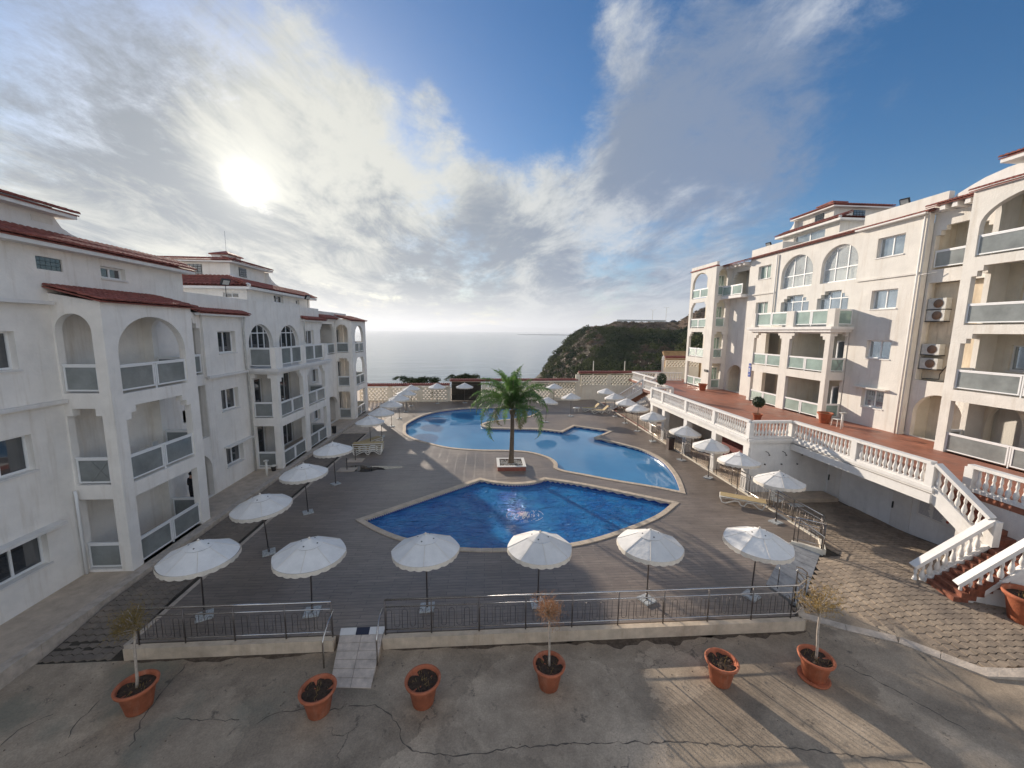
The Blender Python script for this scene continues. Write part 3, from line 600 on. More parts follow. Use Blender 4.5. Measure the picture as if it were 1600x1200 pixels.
mb = MB(); mb.add([(-11.42, 9.8, -.28), (-9.31, 9.8, -.28), (-9.31, 12.4, -.06), (-11.42, 12.4, -.06), (-9.31, 31.6, -.055), (-11.42, 31.6, -.055)], [(0, 1, 2, 3), (3, 2, 4, 5)]); o = mb.build('paver_joints', bpy.data.materials['joint_sand']); o['kind'] = 'structure'
slab('concrete_path', [(-11.42, 31.6), (-9.3, 31.6), (-9.3, 45.8), (-11.42, 45.8)], [], -.4, -.004, beige, kind='structure')
slab('pavement', [(-15.5, -2), (-11.75, -2), (-11.75, 45.6), (-15.5, 45.4)], [], -.4, .10, beige, kind='structure')
pk = empty('pavement_kerb', (-11.6, 9, 0), 'long pale kerb edging the tan footpath under the left building', 'kerb', world=True); y = -2
while y < 45:
    l = 1.2; mb = MB(); mb.box(-11.745, y+.006, -.4, -11.45, min(y+l, 45.4)-.006, .115+random.random()*.006); mb.build('kerb_stone', kerbm, pk); y += l
# deck edge kerb
tank = mat('tan_kerb_wall', (.60, .49, .37), .9, noise_s=3, var=.22, bump=.5, bscale=20, streak=.5, warm=(.30, .19, .11))
ek = empty('deck_kerb', (0, 10, -.28), 'cream low kerb wall along the near edge of the pool deck under the railing', 'kerb', world=True)
for a, b in (((-9.3, 9.88), (-4.02, 9.88)), ((-2.74, 9.88), (9.3, 9.88)), ((9.3, 9.88), (9.72, 10.5))):
    mb = MB(); mb.beam((*a, -.15), (*b, -.15), .17, .40); mb.build('kerb_wall', tank, ek)
es = empty('edging_strip', (-9.36, 25, 0), 'thin pale edging strip between the dark deck and the block path on the left', 'edging', world=True); mb = MB(); mb.box(-9.44, 9.98, -.3, -9.302, 45.0, .012); mb.build('edging', kerbm, es)
ek2 = empty('corner_kerb', (12.9, 13.6, -.3), 'short cream kerb wall wrapping the deck corner at the head of the side ramp', 'kerb', world=True)
for a, b in (((12.28, 14.0), (13.02, 13.3)), ((13.02, 13.3), (13.62, 14.1))):
    mb = MB(); mb.beam((*a, -.12), (*b, -.12), .16, .42); mb.build('kerb_wall', cream, ek2)
ek3 = empty('edge_kerb', (13.62, 30, -.3), 'long cream kerb along the right edge of the pool deck', 'kerb', world=True)
mb = MB(); mb.beam((13.62, 14.12, -.14), (13.62, 46.0, -.14), .14, .34); mb.build('kerb_wall', cream, ek3)
# ramps
rp = empty('entrance_ramp', (-3.4, 9.4, -.28), 'pale tiled access ramp with a dark blue centre mat between the two front railings', 'ramp', world=True)
A0, A1, B0, B1 = Vector((-3.72, 8.7, -.265)), Vector((-2.72, 8.62, -.265)), Vector((-3.98, 10.25, .045)), Vector((-2.78, 10.25, .045))
for r in range(6):
    t0, t1 = (r/6*.86), ((r+1)/6*.86)
    for c_ in range(2):
        u0_, u1_ = c_/2+.004, (c_+1)/2-.004; q = [A0.lerp(B0, t0+.004).lerp(A1.lerp(B1, t0+.004), u0_), A0.lerp(B0, t0+.004).lerp(A1.lerp(B1, t0+.004), u1_), A0.lerp(B0, t1-.004).lerp(A1.lerp(B1, t1-.004), u1_), A0.lerp(B0, t1-.004).lerp(A1.lerp(B1, t1-.004), u0_)]
        mb = MB(); mb.add([(*p[:2], p.z-.06) for p in q]+[tuple(p) for p in q], [(3, 2, 1, 0), (4, 5, 6, 7), (0, 1, 5, 4), (1, 2, 6, 5), (2, 3, 7, 6), (3, 0, 4, 7)]); mb.build('ramp_tile', marble, rp)
for a, b, mm in ((0, .36, white_pl), (.365, .66, bluesign), (.665, 1, white_pl)):
    q = [A0.lerp(B0, .865).lerp(A1.lerp(B1, .865), a), A0.lerp(B0, .865).lerp(A1.lerp(B1, .865), b), B0.lerp(B1, b), B0.lerp(B1, a)]
    mb = MB(); mb.add([(*p[:2], p.z-.06) for p in q]+[tuple(p) for p in q], [(3, 2, 1, 0), (4, 5, 6, 7), (0, 1, 5, 4), (1, 2, 6, 5), (2, 3, 7, 6), (3, 0, 4, 7)]); mb.build('ramp_tile', mat('navy_mat', (.03, .035, .06), .7) if mm is bluesign else mm, rp)
mb = MB(); q = [A0, A1, B1, B0]; mb.add([(*p[:2], -.4) for p in q]+[(*p[:2], p.z-.062) for p in q], [(3, 2, 1, 0), (4, 5, 6, 7), (0, 1, 5, 4), (1, 2, 6, 5), (2, 3, 7, 6), (3, 0, 4, 7)]); mb.build('ramp_base', beige, rp)
rp = empty('side_ramp', (11, 12.3, -.3), 'grey stone ramp falling from the deck to the block paving on the right', 'ramp', world=True)
e0, e1 = Vector((9.38, 11.52, .012)), Vector((12.25, 14.06, .012)); off = Vector((.66, -.75, 0)); 
for i in range(6):
    a = e0.lerp(e1, i/6+.003); b = e0.lerp(e1, (i+1)/6-.003); c_ = b+off; d = a+off; c_.z = gz(c_.x, c_.y)+.01; d.z = gz(d.x, d.y)+.01
    mb = MB(); q = [d, c_, b, a]; mb.add([(*p[:2], -.42) for p in q]+[tuple(p) for p in q], [(3, 2, 1, 0), (4, 5, 6, 7), (0, 1, 5, 4), (1, 2, 6, 5), (2, 3, 7, 6), (3, 0, 4, 7)]); mb.build('ramp_slab', mat('grey_ramp_stone', (.33, .33, .33), .5, noise_s=5, var=.35) if i == 0 else bpy.data.materials['grey_ramp_stone'], rp)
# puddle
mb = MB(); pts = []
for i in range(36):
    a = 2*math.pi*i/36; r = 1+.25*math.sin(3*a+1)+.12*math.sin(7*a); pts.append((-6.9+1.5*r*math.cos(a), 23.35+.5*r*math.sin(a)))
mb = extrude_poly(pts, [], lambda a, b: (a, b, .005), lambda a, b: (a, b, .001)); o = mb.build('puddle', puddlem); fix(o.data); ident(o, 'shallow puddle of rainwater on the dark deck beside the stacked loungers', 'puddle')

# ================================================================ buildings
def opening(kind, a, b, zf, top=None):
    if kind == 'arch': zt = zf+2.55 if top is None else top; r = (b-a)/2; return arch(a, b, zf, zt-min(r, 1.2), zt)
    if kind == 'side_arch': return arch(a, b, zf, zf+1.95, zf+2.5)
    if kind == 'step': return stepped(a, b, zf, zf+2.6, .2, .22, 2)
    if kind == 'step1': return stepped(a, b, zf, zf+2.55, .18, .24, 1)
    return rect(a, zf, b, zf+(2.48 if top is None else top))
def tower(root, X, sg, y0, y1, levels, zr, xw, bays, near, far, back=None, kinds=None, side=None, open_top=False, glass=frost, doors=True, zbase=-.3):
    """balcony tower: front wall at X facing -sg..., sg=+1 faces +x (left building), -1 faces -x"""
    nrm = (sg, 0, 0); F = Face(root, (X, 0, 0), (0, 1, 0), nrm); GL[0] = glass
    t = .24; holes = []
    for k, zf in enumerate(levels):
        for (a, b) in bays: holes.append(opening(kinds[k], a, b, zf, None))
    F.wall('wall', rect(y0, zbase, y1, zr), holes, t, m=stucco)
    for k, zf in enumerate(levels):
        for bi, (a, b) in enumerate(bays): F.rail(a, b, zf, -.06, 2, glass=glass)
    # side walls
    xb = back if back is not None else xw-sg*.65
    xa, xe = sorted((xb, X-sg*t)); sa, sb = side
    for yy, dn, flag in ((y0, -1, near), (y1, 1, far)):
        if not flag: continue
        G = Face(root, (0, yy, 0), (1, 0, 0), (0, dn, 0)); hs = []
        for k, zf in enumerate(levels): hs.append(opening({'arch': 'side_arch', 'step': 'step1', 'rect': 'rect'}[kinds[k]], sa, sb, zf+.08))
        top = [(xa, zbase), (xe, zbase), (xe, zr+(.32 if sg < 0 else 0)), (xa, zr+(.32 if sg > 0 else 0))] if not open_top else rect(xa, zbase, xe, zr)
        G.wall('side_wall', top, hs, .22, m=stucco)
        for k, zf in enumerate(levels): G.rail(sa+.02, sb-.02, zf+.05, -.06, 1, glass=glass, cross=(k == 1 and dn == -1))
    for k, zf in enumerate(levels):
        mb = MB(); mb.box(xb, y0+.23, zf-.2, X-sg*(t+.002), y1-.23, zf-.01); mb.build('balcony_floor', shade, root)
    if doors:
        Bk = Face(root, (xb, 0, 0), (0, 1, 0), nrm); hs = []; dd = []
        for k, zf in enumerate(levels):
            for (a, b) in bays: d0 = a+.55; dd.append((d0, d0+1.5, zf)); hs.append(rect(d0, zf+.02, d0+1.5, zf+2.15))
        Bk.wall('back_wall', rect(y0+.23, zbase, y1-.23, zr), hs, .2, m=shade)
        for d0, d1, zf in dd: Bk.window(d0, d1, zf+.02, zf+2.15, -.1, 2, sill=False)
    mb = MB(); mb.box(xb-sg*.3, y0+.24, zr-.12, X-sg*(t+.002), y1-.24, zr-.02); mb.build('ceiling', shade, root)
    return F
LB = empty('apartment_building', (-13.3, 20, 0), 'white stucco apartment building in shade with red tile eaves on the left of the pool', 'building', world=True)
LV = [.1, 3.06, 6.1]
FT = tower(LB, -11.85, 1, 13.2, 16.98, LV, 9.08, -13.3, [(13.62, 16.5)], True, True, kinds=['rect', 'step', 'arch'], side=(-13.25, -12.2))
FW = Face(LB, (-13.3, 0, 0), (0, 1, 0), (1, 0, 0))
# wall with windows, near part
ws = [(10.6, 12.2, 1.1, 2.08), (10.75, 12.2, 4.06, 5.14), (10.75, 12.17, 7.05, 8.13), (5.6, 7.2, 1.1, 2.08), (5.6, 7.1, 4.06, 5.14), (5.6, 7.1, 7.05, 8.13), (13.0, 13.75, 9.98, 10.36), (15.0, 15.95, 9.98, 10.38)]
FW.wall('wall', [(-3, -.3), (13.2, -.3), (13.2, 9.3), (18.75, 9.3), (18.75, 10.72), (-3, 10.72)], [rect(a, z0, b, z1) for a, b, z0, z1 in ws], .28)
for a, b, z0, z1 in ws[:6]: FW.window(a, b, z0, z1, -.18, 2)
FW.window(15.0, 15.95, 9.98, 10.38, -.16, 2)
gb = empty('x', (0, 0, 0), None, None); bpy.data.objects.remove(gb)
mb = MB(); FW.bx(mb, 13.0, 13.75, -.2, -.12, 9.98, 10.36); wo = mb.build('glass_block_window', dark, LB)
for i in range(5):
    for j in range(3):
        g = MB(); FW.bx(g, 13.01+i*.148, 13.145+i*.148, -.12, -.04, 9.985+j*.125, 10.1+j*.125); link('glass_block', g.mesh('glass_block', winglass if i == 0 and j == 0 else winglass), wo)
FW.part('ledge', -3, 13.1, .002, .26, 8.93, 9.03, white_pl, LB); FW.part('ledge', -3, 13.15, .002, .2, 5.90, 6.0, white_pl, LB)
FW.part('canopy', 9.9, 12.55, .002, .30, 2.18, 2.27, white_pl, LB); FW.part('canopy', 5.2, 7.6, .002, .30, 2.18, 2.27, white_pl, LB)
mb = MB(); mb.tube([(-13.24, 13.1, 3.0), (-13.2, 13.08, 2.85), (-13.2, 13.08, .12)], .045, 8); mb.build('downpipe', whitem, LB, True)
tiles('roof_tiles', (-11.68, 13.05, 9.08), (-11.68, 17.15, 9.08), (-1.6, 0, .42), LB, pitch=.17, rowl=.32)
# eaves of the near attic
FW.part('eave_band', -3, 18.95, .002, .42, 10.62, 10.76, white_pl, LB)
tiles('roof_tiles', (-12.84, -3, 10.78), (-12.84, 18.98, 10.78), (-.75, 0, .36), LB, pitch=.19, rowl=.38)
FA = Face(LB, (-13.62, 0, 0), (0, 1, 0), (1, 0, 0))
cur = [(14.0, 11.75), (14.08, 11.6), (14.22, 11.42), (14.5, 11.29), (14.9, 11.20), (15.6, 11.15), (17.0, 11.12), (19.0, 11.06)]
FA.wall('parapet', [(-3, 10.5), (19.0, 10.5)]+cur[::-1]+[(14.0, 12.0), (-3, 12.0)], [], .35, m=white_pl)
FA.part('roof_slab', -3, 14.35, -3.5, .38, 11.72, 11.86, white_pl, LB); tiles('roof_tiles', (-13.2, -3, 11.87), (-13.2, 14.4, 11.87), (-.6, 0, .16), LB, pitch=.19, rowl=.3)
FA.part('roof_curb', -3, 14.1, -.9, -.5, 11.87, 12.22, white_pl, LB); FA.part('vent', 13.35, 13.95, .001, .012, 11.45, 11.62, shade, LB)
mb = MB(); mb.box(-22, -3, -.3, -13.6, 18.73, 10.7); mb.build('building_core', stucco, LB)
# stair recess between the near tower and the next wall
def recess(F, y0, y1, levels, root, zr, depth=2.2, top='step', arch_top=2.35, sg=1, mid='niche', m_in=shade):
    hs = [arch(y0+.12, y1-.05, levels[0]+.02, levels[0]+arch_top-.95, levels[0]+arch_top)]
    if mid == 'niche': hs.append(rect(y0+.12, levels[1], y1-.03, levels[1]+2.52))
    hs.append(opening('step', y0+.10, y1-.05, levels[-1]))
    F.wall('wall', rect(y0, -.3 if sg > 0 else levels[0]-.3, y1, zr), hs, .25)
    F.rail(y0+.12, y1-.07, levels[-1], -.06, 2 if y1-y0 > 2.6 else 1)
    F.part('recess_wall', y0-.3, y1+.3, -depth-.2, -depth, -.3, zr+.3, m_in, root)
    F.part('recess_side', y1-.02, y1+.2, -depth, -.252, -.3, zr, m_in, root); F.part('recess_side', y0-.2, y0+.02, -depth, -.252, -.3, zr, m_in, root)
    for z in levels[1:]+[zr]: F.part('floor', y0, y1, -depth, -.252, z-.22, z-.02, m_in, root)
recess(FW, 17.0, 19.58, LV, LB, 9.3)
# wall B
def wall_b(y0, y1, ww):
    hs = [rect(a, z0, b, z1) for a, b, z0, z1 in ww]
    FW.wall('wall', rect(y0, -.3, y1, 5.95), [h for h, w in zip(hs, ww) if w[2] < 5.9], .28)
    FU = Face(LB, (-13.2, 0, 0), (0, 1, 0), (1, 0, 0)); FU.wall('wall', rect(y0, 5.95, y1, 9.0), [h for h, w in zip(hs, ww) if w[2] > 5.9], .38)
    for a, b, z0, z1 in ww: (FW if z0 < 5.9 else FU).window(a, b, z0, z1, -.2, 2)
    FU.part('ledge', y0, y1, .002, .12, 5.86, 5.98, white_pl, LB)
wall_b(19.6, 22.72, [(20.58, 21.96, 7.02, 8.12), (20.62, 22.0, 4.05, 5.15), (20.62, 22.05, 1.1, 2.12)])
FW.part('canopy', 20.48, 22.7, .002, .28, 2.16, 2.24, white_pl, LB); FW.wall('wall', rect(22.72, -.3, 23.2, 9.0), [], .28)
FW.part('eave_band', 19.15, 22.8, .105, .40, 8.86, 8.97, white_pl, LB); tiles('roof_tiles', (-12.86, 19.1, 8.99), (-12.86, 22.9, 8.99), (-.44, 0, .17), LB, pitch=.17, rowl=.24)
mb = MB(); mb.tube([(-13.0, 22.55, 8.85), (-13.12, 22.6, 8.2), (-13.12, 22.6, 6.1), (-13.2, 22.85, 5.8), (-13.2, 22.9, .12)], .05, 8); mb.build('downpipe', greyplastic, LB, True)
# tower C, two storeys of balconies with a terrace on top
tower(LB, -11.85, 1, 23.2, 30.6, LV[:2], 5.75, -13.3, [(23.5, 26.4), (27.1, 29.95)], True, True, kinds=['rect', 'step'], side=(-13.25, -12.2), open_top=True)
FT = Face(LB, (-11.85, 0, 0), (0, 1, 0), (1, 0, 0))
mb = MB(); mb.box(-13.35, 22.95, 5.86, -11.62, 30.85, 6.02); mb.box(-13.35, 23.05, 5.74, -11.70, 30.75, 5.862); mb.build('terrace_slab', white_pl, LB)
for a, b in ((23.2, 23.95), (26.5, 27.05), (29.95, 30.6)): FT.part('parapet_post', a, b, -.28, 0, 6.02, 7.22, stucco, LB)
GL[0] = frost
FT.rail(23.95, 26.5, 6.1, -.06, 2, h=1.08); FT.rail(27.05, 29.95, 6.1, -.06, 2, h=1.08)
G = Face(LB, (0, 23.2, 0), (1, 0, 0), (0, -1, 0)); G.rail(-13.28, -12.14, 6.06, -.06, 1, h=1.1)
# arched wall behind the terrace
hs = [arch(23.3, 25.9, 6.05, 7.3, 8.52), arch(26.65, 29.35, 6.05, 7.3, 8.52), rect(30.55, 7.1, 31.9, 8.17)]
FW.wall('wall', rect(23.2, 5.75, 33.0, 8.98), hs, .28)
for a, b in ((23.3, 25.9), (26.65, 29.35)): FW.window(a, b, 6.1, 8.52, -.2, 4, top=7.3, trans=8.0, sill=False)
FW.window(30.55, 31.9, 7.1, 8.17, -.18, 2)
FW.wall('wall', rect(30.6, -.3, 33.0, 5.75), [rect(31.2, 1.1, 32.3, 2.1), rect(31.2, 4.1, 32.3, 5.15)], .28)
FW.window(31.2, 32.3, 1.1, 2.1, -.18, 2); FW.window(31.2, 32.3, 4.1, 5.15, -.18, 2)
FW.wall('parapet', [(18.75, 8.98), (33.0, 8.98), (33.0, 9.86), (23.1, 9.86), (18.75, 9.86)], [], .28, n=0)
FW.part('eave_band', 29.9, 33.4, .002, .36, 8.84, 8.95, white_pl, LB); tiles('roof_tiles', (-12.86, 29.8, 8.97), (-12.86, 33.5, 8.97), (-.44, 0, .17), LB, pitch=.19, rowl=.24)
mb = MB(); mb.tube([(-13.0, 29.75, 8.9), (-13.24, 30.2, 8.3), (-13.24, 30.3, 7.3)], .04, 8); mb.build('downpipe', greyplastic, LB, True)
recess(FW, 33.0, 36.25, LV, LB, 9.1, mid='plain')
FW.part('recess_cornice', 33.0, 36.3, .002, .16, 9.0, 9.12, white_pl, LB); tiles('roof_tiles', (-13.0, 33.2, 9.15), (-13.0, 36.3, 9.15), (-.6, 0, .26), LB, pitch=.19, rowl=.3)
tower(LB, -11.85, 1, 36.3, 40.4, LV, 9.05, -13.3, [(37.1, 39.7)], True, True, kinds=['rect', 'step', 'arch'], side=(-13.25, -12.2))
tiles('roof_tiles', (-11.68, 36.15, 9.06), (-11.68, 40.5, 9.06), (-1.6, 0, .42), LB, pitch=.19, rowl=.32)
mb = MB(); mb.box(-22, 33.0, 9.3, -13.6, 40.2, 9.75); mb.box(-22, 18.8, -.3, -16.3, 40.2, 9.3); mb.box(-22, 18.8, 9.0, -13.6, 33, 9.4); mb.build('building_core', stucco, LB)
# far attic and penthouse
def attic(root, sg, xc, y0, y1, z0, ze, xp, yp0, yp1, zp0, zp1, depth, wins=()):
    """lower attic block with a hipped tile skirt, penthouse above, cupola on top"""
    xb = xc-sg*depth; F = Face(root, (xc, 0, 0), (0, 1, 0), (sg, 0, 0)); Nf = Face(root, (0, y0, 0), (1, 0, 0), (0, -1, 0)); x0, x1 = sorted((xc-sg*.252, xb))
    hF = [rect(a, b, c, d) for k, a, b, c, d in wins if k == 'F']; hN = [rect(a, b, c, d) for k, a, b, c, d in wins if k == 'N']
    F.wall('attic_wall', rect(y0, z0, y1, ze), hF, .25); Nf.wall('attic_wall', rect(x0, z0, x1, ze), hN, .25)
    for k, a, b, c, d in wins:
        if k in 'FN': (F if k == 'F' else Nf).window(a, c, b, d, -.15, 2, sill=False)
    mb = MB(); mb.box(xb, y0+.4, z0, xc-sg*.4, y1, ze); mb.build('attic_core', STU[0], root)
    ov = .42; ex, ey = xc+sg*ov, y0-ov
    mb = MB(); a, b = sorted((xb, ex)); mb.box(a, ey, ze-.12, b, y1+ov, ze+.03); mb.build('eave_slab', white_pl, root)
    rise = zp0-ze-.05
    # tile skirts, mitred visually by a pale hip ridge
    tiles('roof_tiles', (ex, ey+.1, ze+.05), (ex, y1+ov, ze+.05), (-sg*1.0, 0, min(.45, rise)), root, pitch=.22, rowl=.35)
    # near-facing slope
    runy = yp0-ey; A = Vector((ex, ey, ze+.05)); mbx = MB()
    dx = abs(xb-ex); cols = int(dx/.24); up = Vector((0, runy, rise)); ln = up.length
    for i in range(cols):
        xx = ex-sg*(i+.5)*dx/cols; frac = min(1, (abs(xx-ex))/max(.01, abs(xp-ex))); l = ln*frac
        rws = max(1, int(l/.4)); ud = up/ln; nm = Vector((0, -ud.z, ud.y))
        for j in range(rws):
            o = Vector((xx, ey, ze+.05))+ud*(l*j/rws); q = l/rws; vs = []
            for k, zz in ((-.03, .02), (q+.02, 0)):
                for t in range(6):
                    an = math.pi*t/5; vs.append(o+ud*k+Vector((math.cos(an)*.12, 0, 0))+nm*(math.sin(an)*.08+zz+.02))
            mbx.add(vs, [(t, t+1, 7+t, 6+t) for t in range(5)])
    if mbx.v: mbx.build('roof_tiles', tilem, root, kind='stuff')
    mb = MB(); zt = zp0; vs = [(ex, ey, ze+.04), (xb, ey, ze+.04), (xb, yp0, zt), (xp, yp0, zt)]; mb.add(vs+[(x, y, ze+.02) for x, y, z in vs], [(0, 1, 2, 3), (7, 6, 5, 4), (0, 4, 5, 1), (1, 5, 6, 2), (2, 6, 7, 3), (3, 7, 4, 0)]); mb.build('roof_slope', tilem, root)
    mb = MB(); mb.beam((ex, ey, ze+.10), (xp, yp0, zp0+.08), .16, .14); mb.build('hip_ridge', white_pl, root)
    # penthouse
    H = Face(root, (xp, 0, 0), (0, 1, 0), (sg, 0, 0)); K = Face(root, (0, yp0, 0), (1, 0, 0), (0, -1, 0)); xq = xp-sg*4.2; a, b = sorted((xp, xq))
    mb = MB(); mb.box(a, yp0, ze, b, yp1, zp1); mb.build('penthouse', STU[0], root)
    H.part('eave_band', yp0-.4, yp1+.4, -4.6, .4, zp1, zp1+.11, white_pl, root)
    tiles('roof_tiles', (xp+sg*.42, yp0-.42, zp1+.13), (xp+sg*.42, yp1+.42, zp1+.13), (-sg*.7, 0, .16), root, pitch=.22, rowl=.3)
    tiles('roof_tiles', (a-.35, yp0-.42, zp1+.13), (b+.3, yp0-.42, zp1+.13), (0, .7, .16), root, pitch=.22, rowl=.3)
    for fr, s0, s1 in ((K, (a+b)/2-.55, (a+b)/2+.4), (H, yp0+.9, yp0+1.7)):
        g = MB(); fr.bx(g, s0, s1, .002, .02, zp0+.12, zp1-.12); wo = g.build('glass_block_window', dark, root)
        for i in range(4):
            for j in range(4): 
                g = MB(); w_ = (s1-s0)/4; h_ = (zp1-zp0-.24)/4; fr.bx(g, s0+i*w_+.015, s0+(i+1)*w_-.015, .02, .05, zp0+.12+j*h_+.015, zp0+.12+(j+1)*h_-.015); link('glass_block', g.mesh('glass_block', winglass), wo)
    # parapet fin curving down from the penthouse
    Fn = Face(root, (xp+sg*.0, 0, 0), (0, 1, 0), (sg, 0, 0)); y2 = y1+ov-.1
    c_ = [(yp1-.02, zp1-.05), (yp1+.1, zp1-.32), (yp1+.35, zp0+.32), (yp1+.8, zp0+.10), (yp1+1.5, zp0-.05), (y2, ze+.20)]
    Fn.wall('curved_parapet', [(yp1-.02, ze), (y2, ze)]+c_[::-1], [], .3, n=sg*0+.3, m=white_pl)
    # cupola
    cx = xp-sg*1.0; cy = yp0+1.2; mb = MB(); mb.box(cx-.5, cy-.5, zp1+.1, cx+.5, cy+.9, zp1+.62); mb.build('cupola', STU[0], root)
    mb = MB(); z = zp1+.62; mb.add([(cx-.62, cy-.62, z), (cx+.62, cy-.62, z), (cx+.62, cy+1.02, z), (cx-.62, cy+1.02, z), (cx-.62, cy-.62, z+.07), (cx+.62, cy-.62, z+.07), (cx+.62, cy+1.02, z+.07), (cx-.62, cy+1.02, z+.07), (cx, cy+.2, z+.36)], [(3, 2, 1, 0), (0, 1, 5, 4), (1, 2, 6, 5), (2, 3, 7, 6), (3, 0, 4, 7), (4, 5, 8), (5, 6, 8), (6, 7, 8), (7, 4, 8)]); mb.build('cupola_roof', tilem, root)
    return cx, cy, zp1+.95
cx, cy, cz_ = attic(LB, 1, -14.5, 25.6, 34.3, 8.9, 10.74, -16.2, 27.0, 31.0, 11.55, 12.38, 5.5, [('F', 28.7, 10.07, 30.0, 10.6), ('F', 31.9, 10.15, 32.5, 10.5), ('N', -15.9, 10.1, -15.0, 10.42)])
mb = MB(); mb.tube([(cx, cy+.2, cz_-.05), (cx, cy+.2, cz_+1.3)], .012, 5); mb.build('antenna', steel, LB)
def floodlight(root, p, aim):
    p = Vector(p); f = MB(); f.tube([p, p+Vector((0, 0, .75))], .015, 6); q = p+Vector((0, 0, .8)); a = Vector(aim).normalized()
    f.beam(q-a*.05, q+a*.07, .42, .32); o = f.build('floodlight', black, root); g = MB(); g.beam(q+a*.07, q+a*.078, .34, .24); link('lens', g.mesh('lens', greyplastic), o)
floodlight(LB, (-13.5, 22.0, 9.86), (.8, -.3, -.5)); floodlight(LB, (-13.5, 31.6, 9.86), (.8, -.2, -.5))
# things on the left building's recess and path

# ================================================================ right building and terrace
T = 2.8; RV = [2.8, 5.8, 8.8, 11.8]
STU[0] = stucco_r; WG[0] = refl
RB = empty('apartment_building', (22, 25, T), 'sunlit cream apartment building with green glass balconies standing on the red tiled terrace', 'building', world=True)
GL[0] = frost_green
RW = Face(RB, (23.15, 0, 0), (0, 1, 0), (-1, 0, 0))
# near wing
tower(RB, 21.9, -1, 7.0, 17.2, RV, 14.72, 23.15, [(12.2, 16.8), (7.4, 11.8)], False, True, kinds=['rect', 'step', 'step', 'arch'], side=(22.2, 23.1), back=24.3, doors=False, glass=frost, zbase=T-.2)
BK = Face(RB, (24.0, 0, 0), (0, 1, 0), (-1, 0, 0)); hs = []; 
for k, zf in enumerate(RV): hs += [rect(15.35, zf+(.95 if k in (1, 2) else .9), 16.45, zf+2.1), rect(12.6, zf+.02, 14.2, zf+2.15), rect(8, zf+.02, 10, zf+2.15)] if k else [arch(15.6, 16.9, zf+.02, zf+1.3, zf+2.3), rect(12.6, zf+.02, 14.2, zf+2.15)]
BK.wall('back_wall', rect(7.2, T-.2, 17.0, 14.7), hs, .25, m=cream)
for k, zf in enumerate(RV):
    if k: BK.window(15.35, 16.45, zf+(.95 if k in (1, 2) else .9), zf+2.1, -.12, 1)
    BK.window(12.6, 14.2, zf+.02, zf+2.15, -.12, 2, sill=False)
    BK.part('side_rib', 14.35, 14.65, .002, .9, zf, zf+2.75, cream, RB) if k in (1, 2) else None
FR = Face(RB, (21.9, 0, 0), (0, 1, 0), (-1, 0, 0))
tiles('roof_tiles', (21.76, 7, 14.74), (21.76, 17.3, 14.74), (1.0, 0, .32), RB, pitch=.19, rowl=.3)
FP = Face(RB, (23.5, 0, 0), (0, 1, 0), (-1, 0, 0))
FP.wall('curved_parapet', [(7, 14.7), (19.2, 14.7), (19.35, 15.1), (19.2, 15.30), (18.7, 15.50), (18.1, 15.72), (17.3, 15.86), (16.0, 15.92), (7, 15.95)], [], .35, m=white_pl)
FP.part('roof_eave', 7, 17.3, -2.5, .45, 16.0, 16.2, white_pl, RB); tiles('roof_tiles', (23.0, 7, 16.21), (23.0, 17.35, 16.21), (.8, 0, .2), RB, pitch=.2, rowl=.3)
# recess with air conditioners
RC = Face(RB, (23.5, 0, 0), (0, 1, 0), (-1, 0, 0))
hs = [arch(17.45, 19.72, T+.02, T+1.3, T+2.42), rect(17.45, 5.9, 19.85, 11.05), stepped(17.45, 19.85, 11.72, 13.9, .22, .22, 2)]
RC.wall('wall', rect(17.2, T-.2, 20.0, 14.6), hs, .25); RC.rail(17.5, 19.8, 11.75, -.05, 1, glass=frost)
RC.part('recess_wall', 17.2, 20.2, -1.35, -1.15, T-.2, 14.6, cream, RB); RC.part('recess_side', 19.87, 20.1, -1.15, -.252, T-.2, 14.6, cream, RB)
for z in (5.8, 11.7, 14.5): RC.part('floor', 17.2, 19.87, -1.15, -.252, z-.16, z, shade, RB)
RC.wall('arch_soffit_wall', rect(17.2, T-.2, 17.44, 14.6), [], .5, n=-.26, m=cream)
for i in range(4):
    mb = MB(); yy = 17.55+i*.52; mb.add([(22.9, yy, 14.58), (22.9, yy+.26, 14.58), (23.9, yy+.26, 14.58), (23.9, yy, 14.58), (22.9, yy+.04, 14.82), (22.9, yy+.22, 14.82), (23.9, yy+.22, 14.82), (23.9, yy+.04, 14.82)], [(3, 2, 1, 0), (4, 5, 6, 7), (0, 1, 5, 4), (1, 2, 6, 5), (2, 3, 7, 6), (3, 0, 4, 7)]); mb.build('rafter_end', white_pl, RB)
tiles('roof_tiles', (22.8, 17.3, 14.86), (22.8, 19.95, 14.86), (.9, 0, .26), RB, pitch=.2, rowl=.3)
# main wall part 1
MW = [(21.08, 22.62, 12.8, 13.92), (21.08, 22.6, 9.82, 10.92), (21.05, 22.5, 6.92, 7.98), (21.05, 22.4, 3.98, 5.04)]
RW.wall('wall', rect(19.98, T-.2, 23.7, 14.62), [rect(a, c, b, d) for a, b, c, d in MW], .3)
for a, b, c, d in MW: RW.window(a, b, c, d, -.2, 2)
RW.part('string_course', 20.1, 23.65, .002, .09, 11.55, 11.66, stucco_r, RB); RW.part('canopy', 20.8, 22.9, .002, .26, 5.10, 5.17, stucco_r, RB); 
mb = MB(); mb.tube([(23.07, 20.12, 14.5), (23.07, 20.12, T)], .05, 8); mb.tube([(23.07, 20.12, 11.5), (23.3, 19.4, 11.55)], .02, 6); mb.build('downpipe', white_pl, RB, True)
RW.part('cornice', 19.95, 23.9, .002, .32, 14.6, 14.68, white_pl, RB)
